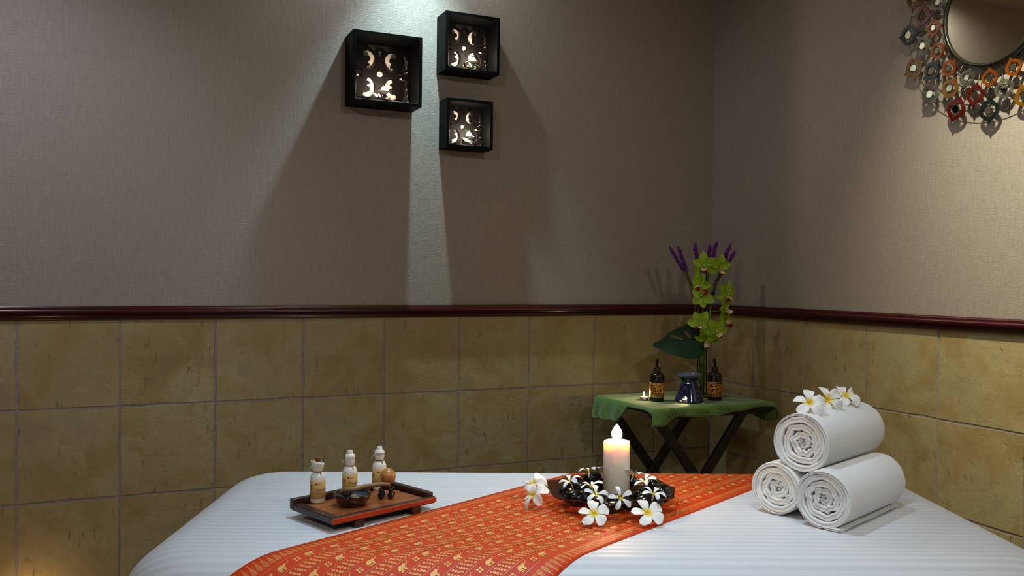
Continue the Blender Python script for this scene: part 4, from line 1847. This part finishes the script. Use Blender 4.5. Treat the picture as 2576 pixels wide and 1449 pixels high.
def shell_scallop(R):
    def fn(s, t):
        a = (t - .5) * 2.5
        r = R * (.12 + .88 * s) * (1 + .04 * sin(t * 40) * s)
        return Vector((r * sin(a), r * cos(a) - R * .5, R * .45 * sin(pi * s * .75) * (1 - (2 * t - 1) ** 2 * .5) + .03 * R * sin(t * 40) * s))
    return grid(fn, 8, 22)


def shell_spiral(R):
    bm = bmesh.new()
    path, rad = [], []
    for i in range(30):
        a = i * .55
        k = 1 - i / 30
        path.append((R * .55 * k * cos(a), R * .55 * k * sin(a), R * (1.3 - 1.7 * k)))
        rad.append(R * .50 * k + .0004)
    return tube(path, rad, 9, bm)


def gem(R):
    bm = bmesh.new()
    bmesh.ops.create_icosphere(bm, subdivisions=1, radius=R)
    for v in bm.verts:
        v.co = Vector((v.co.x * 1.25, v.co.y, v.co.z * .75))
    return bm


def globe_set(box_name, cx, zfloor, cy, R, contents, glow):
    g = thing('glass_globe', 'round clear glass globe bowl in the ' + box_name, 'glass bowl', (cx, cy, zfloor))
    prof = []
    for i in range(2, 19):
        a = pi * i / 22
        prof.append((R * sin(a), R * .93 - R * .93 * cos(a) * 1.0))
    zmin = prof[0][1]
    prof = [(0, .0005)] + [(r, z - zmin + .0005) for r, z in prof]
    prof.append((prof[-1][0] * 1.06, prof[-1][1] + .0022))
    prof.append((prof[-1][0] * .96, prof[-1][1] + .0012))
    obj('glass', lathe(prof, 48), 'glass', g)
    for k, (kind, dx, dy, dz, s, mt, lab) in enumerate(contents):
        bm = {'scallop': shell_scallop, 'spiral': shell_spiral, 'gem': gem}[kind](s)
        zmin_ = min(v.co.z for v in bm.verts)
        o = obj({'scallop': 'seashell', 'spiral': 'seashell', 'gem': 'glass_pebble'}[kind], bm, mt, smooth=kind != 'gem')
        if kind == 'scallop':
            solidify(o, .0012, 0)
        o.location = (cx + dx, cy + dy, zfloor + dz)
        o.rotation_euler = (0.5 + .5 * sin(k * 2.1), .4 * cos(k * 1.7), k * 1.3)
        tag(o, lab, 'seashell' if kind != 'gem' else 'glass stone', 'shells and stones in the glass globes')
    # lit candle in a scallop cup
    t = thing('shell_candle', 'lit candle in a pale shell cup floating in the globe of the ' + box_name, 'candle', (cx + R * .22, cy - R * .12, zfloor + R * .72))
    s = R * .44

    def flute(a, r, z):
        return r * (1 + .05 * sin(14 * a)), z
    obj('shell_cup', lathe([(0, 0), (s * .5, s * .05), (s * .85, s * .30), (s, s * .62), (s * .96, s * .64), (s * .80, s * .36), (0, s * .30)], 56, flute), 'shell_w', t)
    obj('wax', lathe([(0, s * .50), (s * .86, s * .49)], 28), 'wax', t)
    obj('flame', lathe([(0, s * .48), (s * .34, s * .60), (s * .50, s * .86), (s * .36, s * 1.25), (0, s * 1.65)], 16), 'flame', t)
    point('box_glow', (cx + R * .22, cy - R * .12 - .004, zfloor + R * .72 + s * 1.85), glow, (1.0, 0.80, 0.60), 0.006)


for (lab, x0, x1, z0, z1, dep) in BOXES:
    shadow_box(lab, x0, x1, z0, z1, dep)
TH = 0.0132
gx = onY(957, 240, -.075).x
globe_set('large wall box', gx, 1.905 + TH, -.078, .047, [
    ('scallop', -.026, -.018, .020, .017, 'shell_w', 'white scallop shell at the left of the large box globe'),
    ('scallop', -.002, -.026, .018, .014, 'shell_p', 'pink scallop shell at the front middle of the large box globe'),
    ('spiral', .022, -.020, .014, .0095, 'shell_p', 'pink snail shell at the right of the large box globe'),
    ('gem', -.016, -.030, .015, .006, 'amethyst', 'purple glass stone among shells at the left of the large box globe'),
    ('gem', .014, -.010, .026, .006, 'amethyst', 'dark purple glass stone below the flame in the large box globe'),
    ('spiral', -.008, -.004, .016, .011, 'shell_w', 'white snail shell deep inside the large box globe')], 1.7)
gx = onY(1184, 165, -.065).x
globe_set('medium wall box', gx, 2.074 + TH, -.066, .043, [
    ('spiral', -.018, -.020, .013, .010, 'shell_p', 'pink snail shell at the left of the medium box globe'),
    ('gem', .000, -.028, .014, .0085, 'emerald', 'bright green glass stone at the front of the medium box globe'),
    ('scallop', .018, -.018, .018, .014, 'shell_p', 'pink scallop shell at the right of the medium box globe'),
    ('scallop', -.014, .002, .032, .017, 'shell_w', 'white scallop shell upright in the medium box globe'),
    ('gem', .026, -.006, .016, .006, 'amethyst', 'purple glass stone at the right edge of the medium box globe')], 1.7)
gx = onY(1176, 335, -.058).x
globe_set('small wall box', gx, 1.760 + TH, -.060, .041, [
    ('scallop', -.020, -.016, .020, .019, 'shell_w', 'large white scallop shell at the left of the small box globe'),
    ('spiral', -.002, -.020, .013, .011, 'shell_w', 'white snail shell at the front of the small box globe'),
    ('scallop', .013, -.012, .016, .014, 'shell_w', 'white scallop shell at the right of the small box globe'),
    ('gem', .026, -.010, .017, .007, 'amethyst', 'purple glass stone at the right edge of the small box globe')], 1.7)

# ------------------------------------------------------------------ the mirror
MC = (-1.509, 2.120)
mir = thing('wall_mirror', 'round wall mirror framed by wire and coloured glass medallions', 'mirror', (0, MC[0], MC[1]))
MROT = Matrix((Vector((0, -1, 0)), Vector((0, 0, 1)), Vector((-1, 0, 0)))).transposed()   # local x -> -Y, y -> Z, z -> into the room


def mobj(name, bm, mat, parent, z=0.0, smooth=True):
    bmesh.ops.transform(bm, matrix=MROT.to_4x4(), verts=bm.verts)
    bmesh.ops.translate(bm, vec=(-z, 0, 0), verts=bm.verts)
    return obj(name, bm, mat, parent, smooth)


mobj('mirror_glass', lathe([(0, 0), (.172, 0), (.172, -.004), (0, -.004)], 96), 'mirror', mir, 0.030, False)
mobj('backing', lathe([(0, -.005), (.174, -.005), (.174, -.0295), (0, -.0295)], 64), 'metal', mir, 0.030, False)
mobj('frame_ring', lathe([(.170, -.006), (.170, .005), (.174, .008), (.180, .005), (.181, -.006)], 96), 'metal', mir, 0.030)
for R_ in (0.187, 0.221, 0.272, 0.327):
    mobj('wire_ring', ring_tube(R_, 0.0014, 0, 96, 6), 'metal', mir, 0.028)
for k in range(32):
    a = 2 * pi * k / 32
    r0, r1_ = 0.178, 0.327
    mobj('wire_spoke', tube([(r0 * cos(a), r0 * sin(a), 0), (r1_ * cos(a), r1_ * sin(a), 0)], .0012, 6), 'metal', mir, 0.028)
OG = [(0, 1), (.10, .80), (.22, .70), (.40, .63), (.48, .50), (.56, .46), (.70, .30), (.78, .12), (.80, 0), (.78, -.12), (.70, -.30), (.56, -.46), (.48, -.50), (.40, -.63), (.22, -.70), (.10, -.80), (0, -1)]
OG = OG + [(-x, y) for x, y in reversed(OG[1:-1])]
OGI = [(x * .66, y * .60) for x, y in OG]
MED = {}


def med_mesh(hh, mat):
    key = (hh, mat)
    if key not in MED:
        me = shape_mesh('medallion', [[(x * hh, y * hh) for x, y in OG], [(x * hh, y * hh) for x, y in OGI]], 0.005)
        me.materials.append(MAT[mat])
        MED[key] = me
    return MED[key]


SMR = {}
SMG = {}
for R_, hh, off, rr in ((0.221, .037, 0, .0098), (0.272, .042, .5, .0118), (0.328, .0465, 0, .0132)):
    bm = ring_tube(rr + .0012, .0017, 0.004, 24, 6)
    SMR[hh] = mesh_of(bm, 'small_ring', 'metal')
    bm = lathe([(0, .0045), (rr, .0045), (rr, .0005), (0, .0005)], 24)
    SMG[hh] = mesh_of(bm, 'small_mirror', 'mirror')
    for p_ in SMG[hh].polygons:
        p_.use_smooth = False
# colours by ring and step, as seen (index counted from straight down, clockwise in the picture)
CYC = {0.221: {-4: 'amber', -3: 'smoke', -2: 'amber', -1: 'amber', 0: 'amber', 1: 'smoke', 2: 'amber', 3: 'amber', 4: 'amber', 5: 'smoke'},
       0.272: {-1: 'smoke', 0: 'ruby', 1: 'honey', 2: 'abalone', 3: 'smoke', 4: 'ruby', 5: 'smoke'},
       0.328: {-1: 'honey', 0: 'abalone', 1: 'ruby', 2: 'smoke', 3: 'honey', 4: 'abalone', 5: 'amber'}}
for R_, hh, off in ((0.221, .037, 0), (0.272, .042, .5), (0.328, .0465, 0)):
    for k in range(16):
        kk = k if k < 8 else k - 16
        colr = CYC[R_].get(kk, ('amber', 'smoke', 'ruby', 'honey', 'abalone')[(k * 3 + int(R_ * 1000)) % 5])
        a = -pi / 2 + (k + off) * 2 * pi / 16 * -1     # local x is the viewer's right, so clockwise = towards -x
        # local frame: x right (-Y), y up (Z), z out of the wall
        m3 = MROT @ Matrix.Rotation(a - pi / 2, 3, 'Z')
        o = bpy.data.objects.new('medallion', med_mesh(hh, colr))
        COL.objects.link(o)
        o.parent = mir
        pos = MROT @ Vector((R_ * cos(a), R_ * sin(a), 0.031))
        o.location = pos
        o.rotation_euler = m3.to_euler()
        for me in (SMR[hh], SMG[hh]):
            q = bpy.data.objects.new(me.name.split('.')[0], me)
            COL.objects.link(q)
            q.parent = o
            q.rotation_euler = (random.uniform(-.05, .05), random.uniform(-.05, .05), 0)
# warm glow low on the left wall, from a tealight burning on the floor beyond the frame
point('floor_tealight_glow', (-2.93, -0.10, 0.05), 0.5, (1.0, 0.62, 0.26), 0.012)
